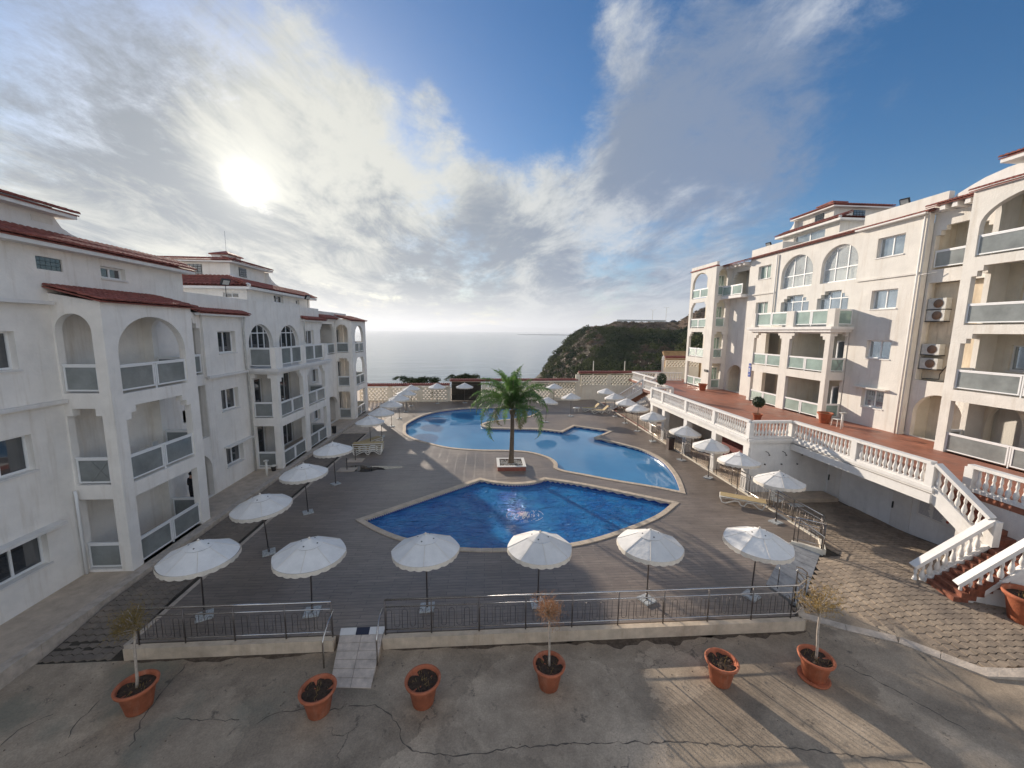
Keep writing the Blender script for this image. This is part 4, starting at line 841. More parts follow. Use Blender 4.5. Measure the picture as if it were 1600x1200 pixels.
# central part: arched upper windows, terrace below, balconies under it
hs = [arch(23.75, 26.45, 11.75, 12.9, 14.12), arch(27.15, 30.15, 11.75, 12.75, 14.12), stepped(24.1, 26.5, 8.95, 11.2, .28, .22, 2), stepped(27.2, 29.9, 8.95, 11.18, .28, .22, 2), rect(31.38, 12.82, 32.85, 13.9), rect(31.35, 9.6, 32.8, 10.92)]
RW.wall('wall', rect(23.7, 8.8, 34.0, 14.62), hs, .3)
for a, b, zt, sp in ((23.75, 26.45, 14.12, 12.9), (27.15, 30.15, 14.12, 12.75)): RW.window(a, b, 11.78, zt, -.22, 3, top=sp, trans=12.66, curtains=12.6, sill=False, glass=clearglass)
for a, b in ((24.1, 26.5), (27.2, 29.9)): RW.window(a, b, 8.95, 11.18, -.25, 3, trans=10.7, sill=False)
for a, b, c, d in ((31.38, 32.85, 12.82, 13.9), (31.35, 32.8, 9.6, 10.92)): RW.window(a, b, c, d, -.2, 2, glass=frost_green)
RW.wall('wall', rect(31.2, T-.2, 34.0, 8.8), [], .3); RW.part('string_course', 30.7, 34.0, .002, .09, 11.55, 11.65, stucco_r, RB)
mb = MB(); mb.tube([(23.07, 30.65, 14.5), (23.07, 30.65, 9.0)], .05, 8); mb.build('downpipe', white_pl, RB, True)
tiles('roof_tiles', (22.98, 19.9, 14.69), (22.98, 34.2, 14.69), (.35, 0, .12), RB, pitch=.2, rowl=.3)
RP = Face(RB, (23.35, 0, 0), (0, 1, 0), (-1, 0, 0))
RP.wall('parapet', [(19.4, 14.6), (23.85, 14.6), (23.85, 15.55), (19.4, 15.55)], [], .3); RP.wall('parapet', [(23.85, 14.6), (30.6, 14.6), (30.6, 14.95), (23.85, 15.02)], [], .3); RP.wall('parapet', rect(30.6, 14.6, 34.2, 15.5), [], .3)
mb = MB(); mb.box(23.65, 30.6, 14.6, 27, 30.85, 15.5); mb.box(23.65, 23.6, 14.6, 27, 23.85, 15.55); mb.build('parapet', stucco_r, RB)
tower(RB, 21.9, -1, 23.75, 31.2, RV[:2], 8.45, 23.15, [(24.1, 27.1), (27.85, 30.85)], True, False, kinds=['rect', 'step'], side=(22.2, 23.12), open_top=True, glass=frost_green, back=24.3, doors=False, zbase=T-.2)
BK = Face(RB, (24.3, 0, 0), (0, 1, 0), (-1, 0, 0)); hs = [rect(29.4, 3.9, 30.3, 5.1), rect(29.2, 6.7, 30.4, 8.1)]; BK.wall('back_wall', rect(24.0, T-.2, 31.2, 8.7), hs, .25, m=cream)
BK.window(29.4, 30.3, 3.9, 5.1, -.12, 2); BK.window(29.2, 30.4, 6.7, 8.1, -.12, 2, glass=frost_green); mb = MB(); mb.box(22.3, 27.25, T, 24.3, 27.6, 8.5); mb.build('party_wall', cream, RB)
GN = Face(RB, (0, 24.6, 0), (1, 0, 0), (0, -1, 0))
for zf in RV[:2]: GN.window(22.95, 23.6, zf+.02, zf+2.1, .35, 1, sill=False)
mb = MB(); mb.box(21.62, 23.45, 8.62, 24.5, 31.5, 8.80); mb.box(21.74, 23.6, 8.45, 24.5, 31.35, 8.62); mb.build('terrace_slab', white_pl, RB)
for a, b in ((23.55, 24.1), (26.85, 27.55), (30.85, 31.3)): FR.part('parapet_post', a, b, -.28, .05, 8.80, 9.92, stucco_r, RB)
GL[0] = frost_green; FR.rail(24.1, 26.85, 8.86, -.06, 2, h=1.02); FR.rail(27.55, 30.85, 8.86, -.06, 2, h=1.02)
G = Face(RB, (0, 23.62, 0), (1, 0, 0), (0, -1, 0)); G.rail(22.25, 23.15, 8.86, -.06, 1, h=1.0)
# far recess
RD = Face(RB, (23.5, 0, 0), (0, 1, 0), (-1, 0, 0))
hs = [arch(34.15, 36.6, T+.02, T+1.35, T+2.55), stepped(34.1, 36.8, 11.8, 13.95, .22, .22, 2)]
RD.wall('wall', rect(34.0, T-.2, 37.0, 14.3), hs, .25); RD.part('balcony_floor', 34.0, 37.0, .003, .95, 11.5, 11.75, white_pl, RB)
G = Face(RB, (22.62, 0, 0), (0, 1, 0), (-1, 0, 0)); G.rail(34.05, 36.95, 11.72, 0, 2, glass=frost_green); RD.part('recess_wall', 33.8, 37.2, -1.6, -1.4, T-.2, 14.4, cream, RB); RD.part('recess_side', 36.85, 37.1, -1.4, -.252, T-.2, 14.4, cream, RB)
for z in (5.6, 11.7, 14.4): RD.part('floor', 34.0, 36.9, -1.4, -.252, z-.16, z, shade, RB)
tiles('roof_tiles', (22.5, 33.9, 14.55), (22.5, 37.0, 14.55), (.9, 0, .26), RB, pitch=.22, rowl=.3)
for i in range(5):
    mb = MB(); mb.box(22.7, 34.1+i*.6, 14.3, 23.7, 34.35+i*.6, 14.52); mb.build('rafter_end', white_pl, RB)
tower(RB, 21.9, -1, 37.0, 41.6, RV, 14.6, 23.15, [(38.25, 41.2)], True, False, kinds=['rect', 'step', 'step', 'arch'], side=(22.2, 23.1), glass=frost_green, back=24.0, doors=False, zbase=T-.2)
BK = Face(RB, (23.6, 0, 0), (0, 1, 0), (-1, 0, 0)); BK.wall('back_wall', rect(37.2, T-.2, 41.4, 14.5), [rect(39.7, z+.9, 40.7, z+2.1) for z in RV], .25, m=cream)
for z in RV: BK.window(39.7, 40.7, z+.9, z+2.1, -.1, 2, glass=frost_green)
GN = Face(RB, (0, 38.0, 0), (1, 0, 0), (0, -1, 0))
for zf in RV: GN.window(22.75, 23.35, zf+.1, zf+2.1, 0, 2, glass=frost_green, sill=False)
FR.part('coping', 37.0, 41.7, -.3, .1, 14.62, 14.72, tilem, RB); FR.part('parapet', 37.0, 41.6, -.24, -.002, 14.74, 15.05, stucco_r, RB)
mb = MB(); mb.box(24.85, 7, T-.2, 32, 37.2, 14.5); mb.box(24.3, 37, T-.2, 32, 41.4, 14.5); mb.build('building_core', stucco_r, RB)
mb = MB(); mb.box(21.82, 37.15, 4.5, 21.895, 37.7, 4.72); mb.build('wall_lamp', black, RB)
attic(RB, -1, 25.0, 27.4, 32.8, 14.5, 16.35, 26.4, 29.6, 33.1, 16.9, 17.82, 5.5, [('F', 28.6, 15.2, 31.6, 16.1)])
floodlight(RB, (23.5, 21.7, 14.95), (-.8, -.3, -.5)); floodlight(RB, (23.5, 32.4, 14.85), (-.8, -.2, -.5))
# blue tiled sign with white letters
def text(body, size, m, parent, M, name='lettering', ext=.004):
    cu = bpy.data.curves.new(name, 'FONT'); cu.body = body; cu.size = size; cu.extrude = ext; cu.align_x = 'CENTER'; cu.align_y = 'CENTER'
    o = bpy.data.objects.new(name, cu); COL.objects.link(o); o.matrix_world = M; dg = bpy.context.evaluated_depsgraph_get(); me = bpy.data.meshes.new_from_object(o.evaluated_get(dg)); bpy.data.objects.remove(o)
    me.transform(M); me.materials.clear(); me.materials.append(m); return link(name, me, parent)
sg_ = empty('wall_sign', (21.88, 31.05, 5.2), 'small blue sign with white marks on the pale wall pier beside the far recess', 'sign', world=True)
MX = lambda x, y, z: Matrix(((0, 0, -1, x), (-1, 0, 0, y), (0, 1, 0, z), (0, 0, 0, 1)))
mb = MB(); mb.box(21.86, 30.92, 5.68, 21.892, 31.16, 5.86); mb.build('upper_plate', bluesign, sg_); mb = MB(); mb.box(21.86, 30.88, 4.75, 21.892, 31.18, 5.62); mb.build('lower_plate', bluesign, sg_)
text('B', .42, whitem, sg_, MX(21.855, 31.03, 5.3)); text('6', .2, whitem, sg_, MX(21.855, 31.03, 4.95))
# air conditioners
for i, (y, z, lab) in enumerate(((19.38, 9.68, 'topmost of four air conditioner units in the right building recess'), (19.38, 9.07, 'second air conditioner unit from the top in the recess, just under the topmost'), (19.36, 7.3, 'third air conditioner from the top in the recess, above the lowest one'), (19.36, 6.55, 'lowest of the four air conditioner units in the right recess'))):
    x = 23.58; r_ = empty('air_conditioner', (x, y, z), lab, 'air conditioner', 'air conditioners in the right recess', world=True); mb = MB(); mb.box(x-.02, y-.42, z, x+.30, y+.42, z+.56); mb.build('casing', greyplastic, r_)
    mb = MB(); mb.tube([(x-.03, y-.08, z+.28), (x-.045, y-.08, z+.28)], .22, 20); mb.build('fan_grille', mat('fan_brown', (.2, .13, .09), .7) if i == 0 else bpy.data.materials['fan_brown'], r_, True)
    for k in range(4):
        mb = MB(); mb.box(x+.0, y+.425, z+.06+k*.12, x+.26, y+.435, z+.14+k*.12); mb.build('vent_slot', black, r_)
    mb = MB(); mb.box(x-.04, y-.45, z-.05, x+.34, y+.45, z-.012); mb.build('bracket', iron, r_)
RC.part('stained_panel', 17.25, 19.86, -.55, -.40, 5.92, 11.04, stainm, RB); wr = MB(); wr.tube([(23.88, 18.5, 10.2), (23.87, 18.52, 9.3), (23.87, 18.7, 8.2), (23.87, 18.75, 7.9), (23.87, 18.5, 7.6), (23.87, 18.65, 6.9), (23.87, 19.0, 6.3), (23.87, 19.0, 6.02), (23.87, 19.8, 5.98)], .018, 6); ident(wr.build('cable', iron), 'dark cable looping down the stained wall behind the air conditioners', 'cable')
# ---------------------------------------------------------------- terrace
STU[0] = stucco
TR = [(13.95, 19.25), (16.35, 19.25), (16.35, 12.6), (17.4, 12.6), (17.4, 5), (23.6, 5), (23.6, 45.5), (17.15, 45.5), (17.15, 38.3), (15.5, 37.4), (15.55, 31.9), (13.95, 31.9)]
ter = slab('terrace_floor', TR, [], T-.24, T, terrm, kind='structure')
tw = empty('terrace_wall', (18.6, 16, -.3), 'shaded grey-white retaining wall with flush doors and shower roses under the overhanging terrace', 'wall', world=True)
mb = MB(); mb.box(18.5, 8, -.6, 18.8, 19.5, T-.24); mb.box(14.05, 19.25, -.6, 18.8, 19.5, T-.24); mb.build('wall', mat('shaded_plaster', (.80, .79, .77), .85, noise_s=1.2, var=.12, bump=.3, bscale=10, streak=.35, warm=(.45, .44, .42)), tw)
for y0, y1 in ((18.42, 19.12), (14.98, 15.78)):
    mb = MB(); mb.box(18.47, y0, -.25, 18.498, y1, 1.95); d_ = mb.build('door', white_pl, tw); g = MB(); g.box(18.45, y0+.3, 1.52, 18.468, y0+.62, 1.66); link('plate', g.mesh('plate', black), d_); g = MB(); g.box(18.42, y1-.08, .55, 18.468, y1-.04, .85); link('handle', g.mesh('handle', black), d_)
for x in (14.88, 15.81, 16.7):
    mb = MB(); mb.tube([(x, 19.24, 2.12), (x, 19.05, 2.10), (x+.02, 18.98, 2.0)], .016, 6); mb.tube([(x+.02, 18.98, 2.0), (x+.02, 18.97, 1.96)], .04, 8); mb.build('shower_arm', iron, tw); mb = MB(); mb.tube([(x, 19.24, 1.41), (x, 19.18, 1.41)], .035, 8); mb.build('shower_valve', iron, tw)
mb = MB(); mb.box(14.1, 18.2, -.30, 18.3, 19.2, -.12); mb.build('shower_step', beige, tw)
mb = MB(); mb.box(15.4, 17.7, -.29, 16.0, 18.1, -.272); ident(mb.build('drain_cover', greyplastic), 'small square grey drain cover set in the paving before the shower step', 'drain cover')
# information board
ib = empty('notice_board', (18.48, 14.1, .6), 'white pool rules board with grey text and red symbols on the wall beneath the stairs', 'sign', world=True)
mb = MB(); mb.box(18.465, 13.0, .72, 18.497, 14.75, 1.68); mb.build('board', white_pl, ib); MB2 = lambda y, z: Matrix(((0, 0, -1, 18.46), (-1, 0, 0, y), (0, 1, 0, z), (0, 0, 0, 1)))
mb = MB(); mb.box(18.452, 14.52, 1.52, 18.464, 14.68, 1.64); mb.build('logo', black, ib)
greytxt = mat('grey_print', (.25, .25, .30), .7); redp = mat('red_print', (.45, .10, .06), .7)
for c0, c1 in ((14.68, 14.22), (14.15, 13.75)):
    for k in range(13): mb = MB(); mb.box(18.461, c1+random.random()*.12, 1.42-k*.05, 18.4645, c0, 1.442-k*.05); mb.build('text_line', greytxt, ib)
mb = MB(); mb.box(18.461, 13.7, 1.53, 18.4645, 14.45, 1.58); mb.build('text_line', greytxt, ib)
for i in range(3):
    for j in range(4): mb = MB(); mb.tube([(18.464, 13.62-i*.2, 1.36-j*.15), (18.458, 13.62-i*.2, 1.36-j*.15)], .055, 12); mb.build('symbol', redp, ib)
# ---------------------------------------------------------------- balustrades
def baluster_mesh(h, k=10):
    pr = [(.062, 0), (.062, .05), (.038, .07), (.045, .10), (.068, .20), (.072, .28), (.055, .40), (.034, .52), (.030, .58), (.042, .63), (.046, .70), (.036, .80), (.030, .90), (.045, .93), (.06, .95), (.06, 1.0)]
    return MB().lathe([(r*1.05, z*h) for r, z in pr], k).mesh('baluster', white_pl, True)
BAL = baluster_mesh(.62)
def balustrade(name_label, pts, posts=(), sp=.2, z0=T, base=True, w=.2, h=.95, grp='white balustrades', slope_posts=True, top_w=.26, lens=None):
    """pts: list of 3D points (base height); straight runs"""
    r_ = empty('balustrade', pts[0], name_label, 'balustrade', grp, world=True)
    for (a, b) in zip(pts, pts[1:]):
        a = Vector(a); b = Vector(b); d = b-a; Lh = math.hypot(d.x, d.y); n = max(1, round(Lh/sp)); hh = h-.24; up = Vector((0, 0, 1))
        mb = MB(); mb.beam(a+up*(h-.055), b+up*(h-.055), top_w, .11); mb.build('handrail', white_pl, r_)
        mb = MB(); mb.beam(a+up*.055, b+up*.055, w, .11); mb.build('base_rail', white_pl, r_)
        skip = [t for t in posts]
        for i in range(n):
            t = (i+.5)/n; p = a.lerp(b, t)
            if any(abs((p-Vector(q)).xy.length) < .17 for q in posts): continue
            o = bpy.data.objects.new('baluster', BAL); COL.objects.link(o); o.parent = r_; o.location = p+up*.11-r_.location; o.scale = (1, 1, (h-.22)/.62); o.rotation_euler = (0, 0, random.random()*3)
    for q in posts:
        mb = MB(); x, y, z = q; mb.box(x-.13, y-.13, z, x+.13, y+.13, z+h-.10); mb.build('post', white_pl, r_)
    return r_
ed = 14.02
balustrade('long white balustrade on the terrace edge above the arcade', [(ed, 31.75, T), (ed, 19.38, T)], [(ed, 31.7, T), (ed, 29.6, T), (ed, 26.0, T), (ed, 22.6, T), (ed, 19.4, T)])
balustrade('short white balustrade facing the camera above the outdoor showers', [(ed, 19.38, T), (16.35, 19.38, T)], [(16.35, 19.38, T)])
balustrade('white balustrade along the terrace edge over the doors leading to the stairs', [(16.35, 19.38, T), (16.35, 12.75, T)], [(16.35, 15.75, T), (16.35, 12.75, T)])
balustrade('sloping white balustrade descending from the terrace to the stair landing', [(16.35, 12.62, T), (16.4, 10.95, 1.55)], [])
balustrade('white balustrade on the left side of the lower stair flight', [(16.38, 10.92, 1.52), (14.45, 11.4, -.32)], [(16.42, 10.9, 1.55)], sp=.2)
balustrade('white balustrade on the near side of the lower stair flight beside the big pot', [(16.3, 9.72, 1.72), (14.76, 10.4, -.30)], [], sp=.2)
balustrade('white balustrade running to the right from the head of the stairs', [(17.42, 12.45, T), (17.3, 5.2, T)], [(17.42, 12.4, T)])
balustrade('distant white balustrade beside the far steps above the sun loungers', [(15.6, 37.3, T), (15.75, 31.85, T)], [(15.6, 37.3, T), (15.7, 34.5, T), (15.75, 31.85, T)])
balustrade('far white balustrade at the head of the distant steps', [(17.25, 38.3, T), (17.25, 44.6, T)], [(17.25, 41, T)], sp=.25)
balustrade('short white return balustrade behind the potted topiary at the terrace corner', [(14.02, 31.8, T), (15.75, 31.85, T)], [])
balustrade('white balustrade closing the far end of the red terrace', [(17.3, 44.6, T), (22.8, 43.8, T)], [(20, 44.2, T)], sp=.3)
balustrade('sloping white balustrade on the near side of the distant steps', [(15.52, 37.35, T), (13.6, 41.2, .1)], [], sp=.24)
balustrade('sloping white balustrade on the far side of the distant steps', [(17.2, 38.35, T), (15.3, 42.1, .1)], [], sp=.24)
# terrace beam/cornice and arcade
ar = empty('arcade', (14.2, 25, -.3), 'shaded arcade of square white columns under the red tiled terrace', 'arcade', world=True)
for x0, y0, x1, y1 in ((13.78, 19.2, 13.95, 31.95), (13.78, 19.08, 16.2, 19.25), (16.18, 12.55, 16.35, 19.25)):
    mb = MB(); mb.box(x0, y0, T-.11, x1, y1, T+.012); mb.box(x0+.06, y0+.03, T-.2, x1+.001, y1-.03, T-.112); mb.build('cornice', white_pl, ar)
mb = MB(); mb.box(13.96, 19.26, 2.30, 14.3, 31.9, T-.242); mb.box(16.20, 12.6, 2.22, 16.5, 19.24, T-.242); mb.box(14.06, 31.6, 2.3, 23, 31.88, T-.242); mb.build('beam', white_pl, ar)
for y in (31.6, 29.4, 26.0, 22.55, 19.55):
    mb = MB(); mb.box(13.98, y-.22, -.4, 14.4, y+.22, 2.298); mb.build('column', white_pl, ar)
mb = MB(); mb.box(17.4, 19.5, -.4, 17.6, 45, T-.25); mb.box(14.4, 29.6, -.4, 17.4, 29.75, T-.25); mb.build('back_wall', shade, ar)
mb = MB(); mb.box(16.2, 22.3, -.4, 17.38, 25.8, 2.2); mb.build('red_partition', mat('dark_red_panel', (.16, .04, .035), .7), ar)
mb = MB(); mb.box(14.0, 19.52, -.5, 17.4, 45, .02); mb.build('arcade_floor', beige, ar)
mb = MB(); mb.box(13.7, 31.9, -.5, 17.4, 45, -.01); o = mb.build('lower_court', redwall, ar)
# stairs
def flight(root, p0, p1, width_vec, n, m):
    p0 = Vector(p0); p1 = Vector(p1); wv = Vector(width_vec); d = (p1-p0); dh = d.z/n; run = Vector((d.x, d.y, 0))/n
    for i in range(n):
        a = p0+run*i; z = p0.z+dh*(i+1); b = a+run*1.04 if i < n-1 else a+run
        mb = MB(); q = [a, b, b+wv, a+wv]; mb.add([(v.x, v.y, z-.22-dh) for v in q]+[(v.x, v.y, z+random.random()*.001) for v in q], [(3, 2, 1, 0), (4, 5, 6, 7), (0, 1, 5, 4), (1, 2, 6, 5), (2, 3, 7, 6), (3, 0, 4, 7)]); o = mb.build('step', m, root); fix(o.data)
stp = mat('stair_red_stone', (.24, .085, .05), .5, noise_s=9, var=.5)
st = empty('staircase', (15, 11, -.2), 'red stone staircase climbing from the block paving to the terrace on the right', 'stairs', world=True)
flight(st, (14.75, 11.18, gz(14.6, 11)), (16.45, 10.75, 1.50), (-.22, -.93, 0), 9, stp)
mb = MB(); mb.box(16.4, 9.7, 1.2, 17.42, 10.95, 1.5); mb.build('landing', stp, st)
flight(st, (16.48, 10.95, 1.5), (16.48, 12.6, T), (.94, 0, 0), 7, stp)
mb = MB(); vs = [(16.28, 12.6, T+.0), (16.28, 10.95, 1.52), (16.28, 10.95, 1.12), (16.28, 12.6, 2.24)]; mb.add(vs+[(16.47, y, z) for x, y, z in vs], [(0, 1, 2, 3), (7, 6, 5, 4), (0, 4, 5, 1), (1, 5, 6, 2), (2, 6, 7, 3), (3, 7, 4, 0)]); o = mb.build('stringer', white_pl, st); fix(o.data)
for A, B in (((16.42, 10.93), (14.5, 11.38)), ((16.3, 9.72), (14.78, 10.38))):
    mb = MB(); w_ = Vector((.05, .09, 0)); a = Vector((*A, 0)); b = Vector((*B, 0)); vs = [(a.x, a.y, 1.55), (b.x, b.y, -.28), (b.x, b.y, -.5), (a.x, a.y, -.5)]; mb.add(vs+[(x+.03, y+.11, z) for x, y, z in vs], [(0, 1, 2, 3), (7, 6, 5, 4), (0, 4, 5, 1), (1, 5, 6, 2), (2, 6, 7, 3), (3, 7, 4, 0)]); o = mb.build('stringer', white_pl, st); fix(o.data)
mb = MB(); mb.box(17.42, 5, -.4, 17.6, 12.58, T-.245); mb.box(18.05, 12.45, -.4, 18.49, 12.75, T-.245); mb.build('side_wall', white_pl, st)
st2 = empty('far_steps', (14, 40, 0), 'distant steps rising to the red terrace between two sloping balustrades', 'stairs', world=True)
flight(st2, (13.6, 41.2, 0), (15.5, 37.5, T), (1.66, .85, 0), 15, stp)
mb = MB(); vs = [(13.55, 41.25, .1), (15.48, 37.4, T), (15.48, 37.4, 2.35), (13.75, 40.8, .0), (13.55, 41.25, .0)]; mb.add(vs+[(x+.12, y+.06, z) for x, y, z in vs], [(0, 1, 2, 3, 4), (9, 8, 7, 6, 5)]+[(i, (i+1) % 5, 5+(i+1) % 5, 5+i) for i in range(5)]); o = mb.build('stringer', white_pl, st2); fix(o.data)

# ================================================================ sea wall
sw = Vector((1, .055, 0)).normalized(); SW0 = Vector((0, 46.35, 0))
SWL = empty('lattice_wall', (-8, 46, 0), 'pierced cream breeze-block wall with a red tile cap facing the sea', 'wall', world=True)
FS = Face(SWL, SW0, sw, (sw.y, -sw.x, 0))
def lattice(s0, s1, z0, z1, pitch=.42, row=.235):
    hs = []; j = 0; z = z0+.10
    while z+.17 < z1:
        x = s0+.10+(pitch/2 if j % 2 else 0)
        while x+.26 < s1:
            c, r = x+.13, .125; hs.append([(c-r, z+.13), (c-r*.55, z+.02), (c, z-.015), (c+r*.55, z+.02), (c+r, z+.13), (c+r*.5, z+.165), (c-r*.5, z+.165)]); x += pitch
        z += row; j += 1
    mb = extrude_poly(rect(s0, z0, s1, z1), hs, lambda a, b: FS.P(a, 0, b), lambda a, b: FS.P(a, -.12, b)); return mb
def lat_part(s0, s1, z0, z1): o = lattice(s0, s1, z0, z1).build('lattice_panel', cream, SWL); fix(o.data); return o
def cap(s0, s1, z): 
    FS.part('wall_beam', s0, s1, -.16, .05, z-.17, z-.06, cream, SWL); a = Vector(FS.P(s0, .18, z-.05)); b = Vector(FS.P(s1, .18, z-.05)); tiles('roof_tiles', a, b, Vector(FS.n)*-.4+Vector((0, 0, .17)), SWL, pitch=.22, rowl=.45)
for a, b in ((-14.3, -11.1), (-10.75, -7.7), (-7.35, -4.35)): lat_part(a, b, .12, 1.68)
for a in (-11.1, -7.7, -4.35): FS.part('pier', a, a+.35, -.18, .04, -.1, 1.75, cream, SWL)
FS.part('plinth', -14.3, -4.3, -.14, .02, -.3, .12, cream, SWL); cap(-14.6, -4.1, 1.95)
FS.part('pier', -.35, 0, -.2, .06, -.1, 2.2, cream, SWL)
for a, b in ((0, 2.6), (2.95, 5.3), (5.65, 8.0), (8.35, 11.1)): lat_part(a, b, .35, 2.12)
for a in (2.6, 5.3, 8.0, 11.1): FS.part('pier', a, a+.35, -.18, .04, -.1, 2.25, cream, SWL)
FS.part('plinth', 0, 11.3, -.14, .02, -.3, .35, cream, SWL); cap(-4.1, 11.35, 2.45)
FS.part('pier', 11.1, 11.6, -.25, .1, -.3, 3.1, cream, SWL)
for a, b in ((11.75, 15.1), (15.5, 18.8), (19.2, 22.6)): lat_part(a, b, 1.75, 3.05)
FS.part('solid_wall', 11.6, 23, -.15, .0, -.3, 1.75, cream, SWL)
for a in (15.1, 18.8): FS.part('pier', a, a+.4, -.18, .04, 1.0, 3.1, cream, SWL)
cap(11.4, 22.2, 3.35)
FS.part('solid_wall', 22.4, 27, -.2, .05, 2, 4.0, cream, SWL); lat_part(22.6, 27, 4.0, 4.9); cap(22.4, 27, 5.25)
mb = MB(); mb.lathe([(.14, 2.8), (.14, 4.9), (.2, 5.0), (.12, 5.1), (.16, 5.25), (.03, 5.5)], 10, FS.P(22.15, .1, 0)); mb.build('pillar', white_pl, SWL, True)
mb = MB(); mb.add([(24.6, 52, 4.6), (30, 52, 4.6), (30, 53, 5.8), (24.6, 53, 5.8), (24.6, 52.2, 4.4), (30, 52.2, 4.4), (30, 53.3, 5.6), (24.6, 53.3, 5.6)], [(0, 1, 2, 3), (7, 6, 5, 4), (0, 4, 5, 1), (1, 5, 6, 2), (2, 6, 7, 3), (3, 7, 4, 0)]); mb.box(24.7, 52.2, 0, 30, 53.2, 4.4); ident(mb.build('garden_shed', mat('ochre_render', (.30, .19, .09), .9, noise_s=2, var=.3)), 'small ochre lean-to beyond the sea wall beside the right building', 'shed')
# gate
gt = empty('iron_gate', FS.P(-3.9, 0, 0), 'black iron gate with vertical bars under the red tiled lintel in the sea wall', 'gate', world=True)
for i in range(29):
    mb = MB(); FS.bx(mb, -3.9+i*.122, -3.875+i*.122, -.1, -.06, .05, 1.95); mb.build('bar', iron, gt)
for z in (.1, .7, 1.9): mb = MB(); FS.bx(mb, -3.95, -.38, -.12, -.04, z, z+.06); mb.build('rail', iron, gt)
mb = MB(); FS.bx(mb, -3.9, -.4, -.16, -.13, .02, .72); FS.bx(mb, -3.9, -.4, -.9, -.86, .0, 2.2); mb.build('panel', mat('dark_mesh', (.05, .045, .035), .9, noise_s=6, var=.5), gt)
for a, x, yy in (('slim grey pole rising behind the sea wall, the left one of two', 13.9, 49.5), ('slim grey pole rising behind the sea wall, the right one of two', 18.0, 49.5)): mb = MB(); mb.tube([(x, yy, 0), (x, yy, 4.6)], .06, 8); ident(mb.build('pole', greyplastic), a, 'pole', 'poles behind the sea wall')

# ================================================================ steel railings
def hairpin_mesh(h, wd=.14, r=.008):
    mb = MB(); rr = wd/2; pts = [(-rr, 0, 0), (-rr, 0, h-rr)]+[(rr*-math.cos(math.pi*k/6), 0, h-rr+rr*math.sin(math.pi*k/6)) for k in range(1, 6)]+[(rr, 0, h-rr), (rr, 0, 0)]
    return mb.tube(pts, r, 5).mesh('bar', polem, True)
HP = hairpin_mesh(.56)
def railing(label, pts, posts_at, zf, hz=1.03, low=.15, top2=.82, curl0=False, curl1=False, bars=True, spc=.21, grp='steel pool railings'):
    """pts 2D polyline; posts_at = list of (x, y)"""
    r_ = empty('metal_railing', (*pts[0], zf), label, 'railing', grp, world=True)
    def line(z, r, name, ext0=None, ext1=None):
        q = [(x, y, zf+z) for x, y in pts]
        if ext0: q = [ext0]+q
        if ext1: q = q+[ext1]
        MB().tube(q, r, 8).build(name, steel, r_, True)
    line(hz, .026, 'top_rail'); line(top2, .017, 'upper_rail'); line(low, .015, 'lower_rail')
    for x, y in posts_at: MB().tube([(x, y, zf), (x, y, zf+hz-.01)], .020, 8).build('post', polem, r_, True)
    if bars:
        for (a, b) in zip(pts, pts[1:]):
            a = Vector(a); b = Vector(b); d = b-a; n = int(d.length/spc); an = math.atan2(d.y, d.x)
            for i in range(n):
                p = a.lerp(b, (i+.5)/n)
                if any((p-Vector(q)).length < .08 for q in posts_at): continue
                o = bpy.data.objects.new('bar', HP); COL.objects.link(o); o.parent = r_; up = i % 2
                o.location = Vector((p.x, p.y, zf+low+.03))-r_.location; o.rotation_euler = (0, 0, an)
                if up: o.rotation_euler = (math.pi, 0, an); o.location.z += .60
    return r_
railing('steel railing along the near deck edge, left of the entrance ramp', [(-9.0, 9.93), (-4.08, 9.93)], [(-9.0, 9.93), (-7.85, 9.93), (-6.6, 9.93), (-5.29, 9.93), (-4.08, 9.93)], .05)
railing('long steel railing along the near deck edge from the entrance ramp to the right corner', [(-2.68, 9.93), (9.1, 9.93), (9.5, 10.15), (9.62, 10.6)], [(-2.68, 9.93)]+[(x, 9.93) for x in (-1.44, -.14, 1.15, 2.46, 3.78, 5.1, 6.42, 7.74, 8.95)]+[(9.62, 10.6)], .05)
for s_, x, lab in ((1, -4.08, 'left'), (-1, -2.68, 'right')):
    r_ = empty('ramp_handrail', (x, 9.4, -.2), 'bent steel handrail on the %s side of the entrance ramp' % lab, 'handrail', world=True); x2 = x+s_*.06
    MB().tube([(x2, 9.9, .86), (x2, 9.55, .80), (x2-.02*s_, 9.25, .58), (x2-.02*s_, 9.2, .5), (x2-.02*s_, 9.2, -.2)], .022, 8).build('handrail', steel, r_, True)
xe = 13.62
railing('long steel railing on the right edge of the deck in front of the arcade', [(xe, 22.2), (xe, 39.0)], [(xe, 22.2+1.4*i) for i in range(13)], .03, spc=.24)
railing('steel railing on the right deck edge near the single lounger', [(xe, 14.1), (xe, 21.4)], [(xe, 14.15), (xe, 15.6), (xe, 17.05), (xe, 18.5), (xe, 19.95), (xe, 21.4)], .03, spc=.22)
railing('short steel railing around the deck corner kerb at the side ramp', [(12.35, 13.98), (13.05, 13.35), (13.6, 14.08)], [(12.35, 13.98), (12.45, 13.9), (13.0, 13.38), (13.05, 13.35), (13.6, 14.08)], .06)
r_ = empty('ramp_handrail', (9.6, 11, 0), 'bent steel handrail beside the side ramp near the right end of the front railing', 'handrail', world=True)
MB().tube([(9.62, 10.6, 1.05), (9.9, 10.95, .98), (10.35, 11.25, .72), (10.5, 11.2, .6), (10.5, 11.2, -.2)], .022, 8).build('handrail', steel, r_, True); MB().tube([(9.62, 11.3, 0), (9.62, 11.3, .95), (10.4, 10.9, .6)], .018, 8).build('handrail', steel, r_, True)
r_ = empty('ramp_handrail', (12.4, 14, 0), 'sloping steel handrail descending from the deck corner beside the side ramp', 'handrail', world=True)
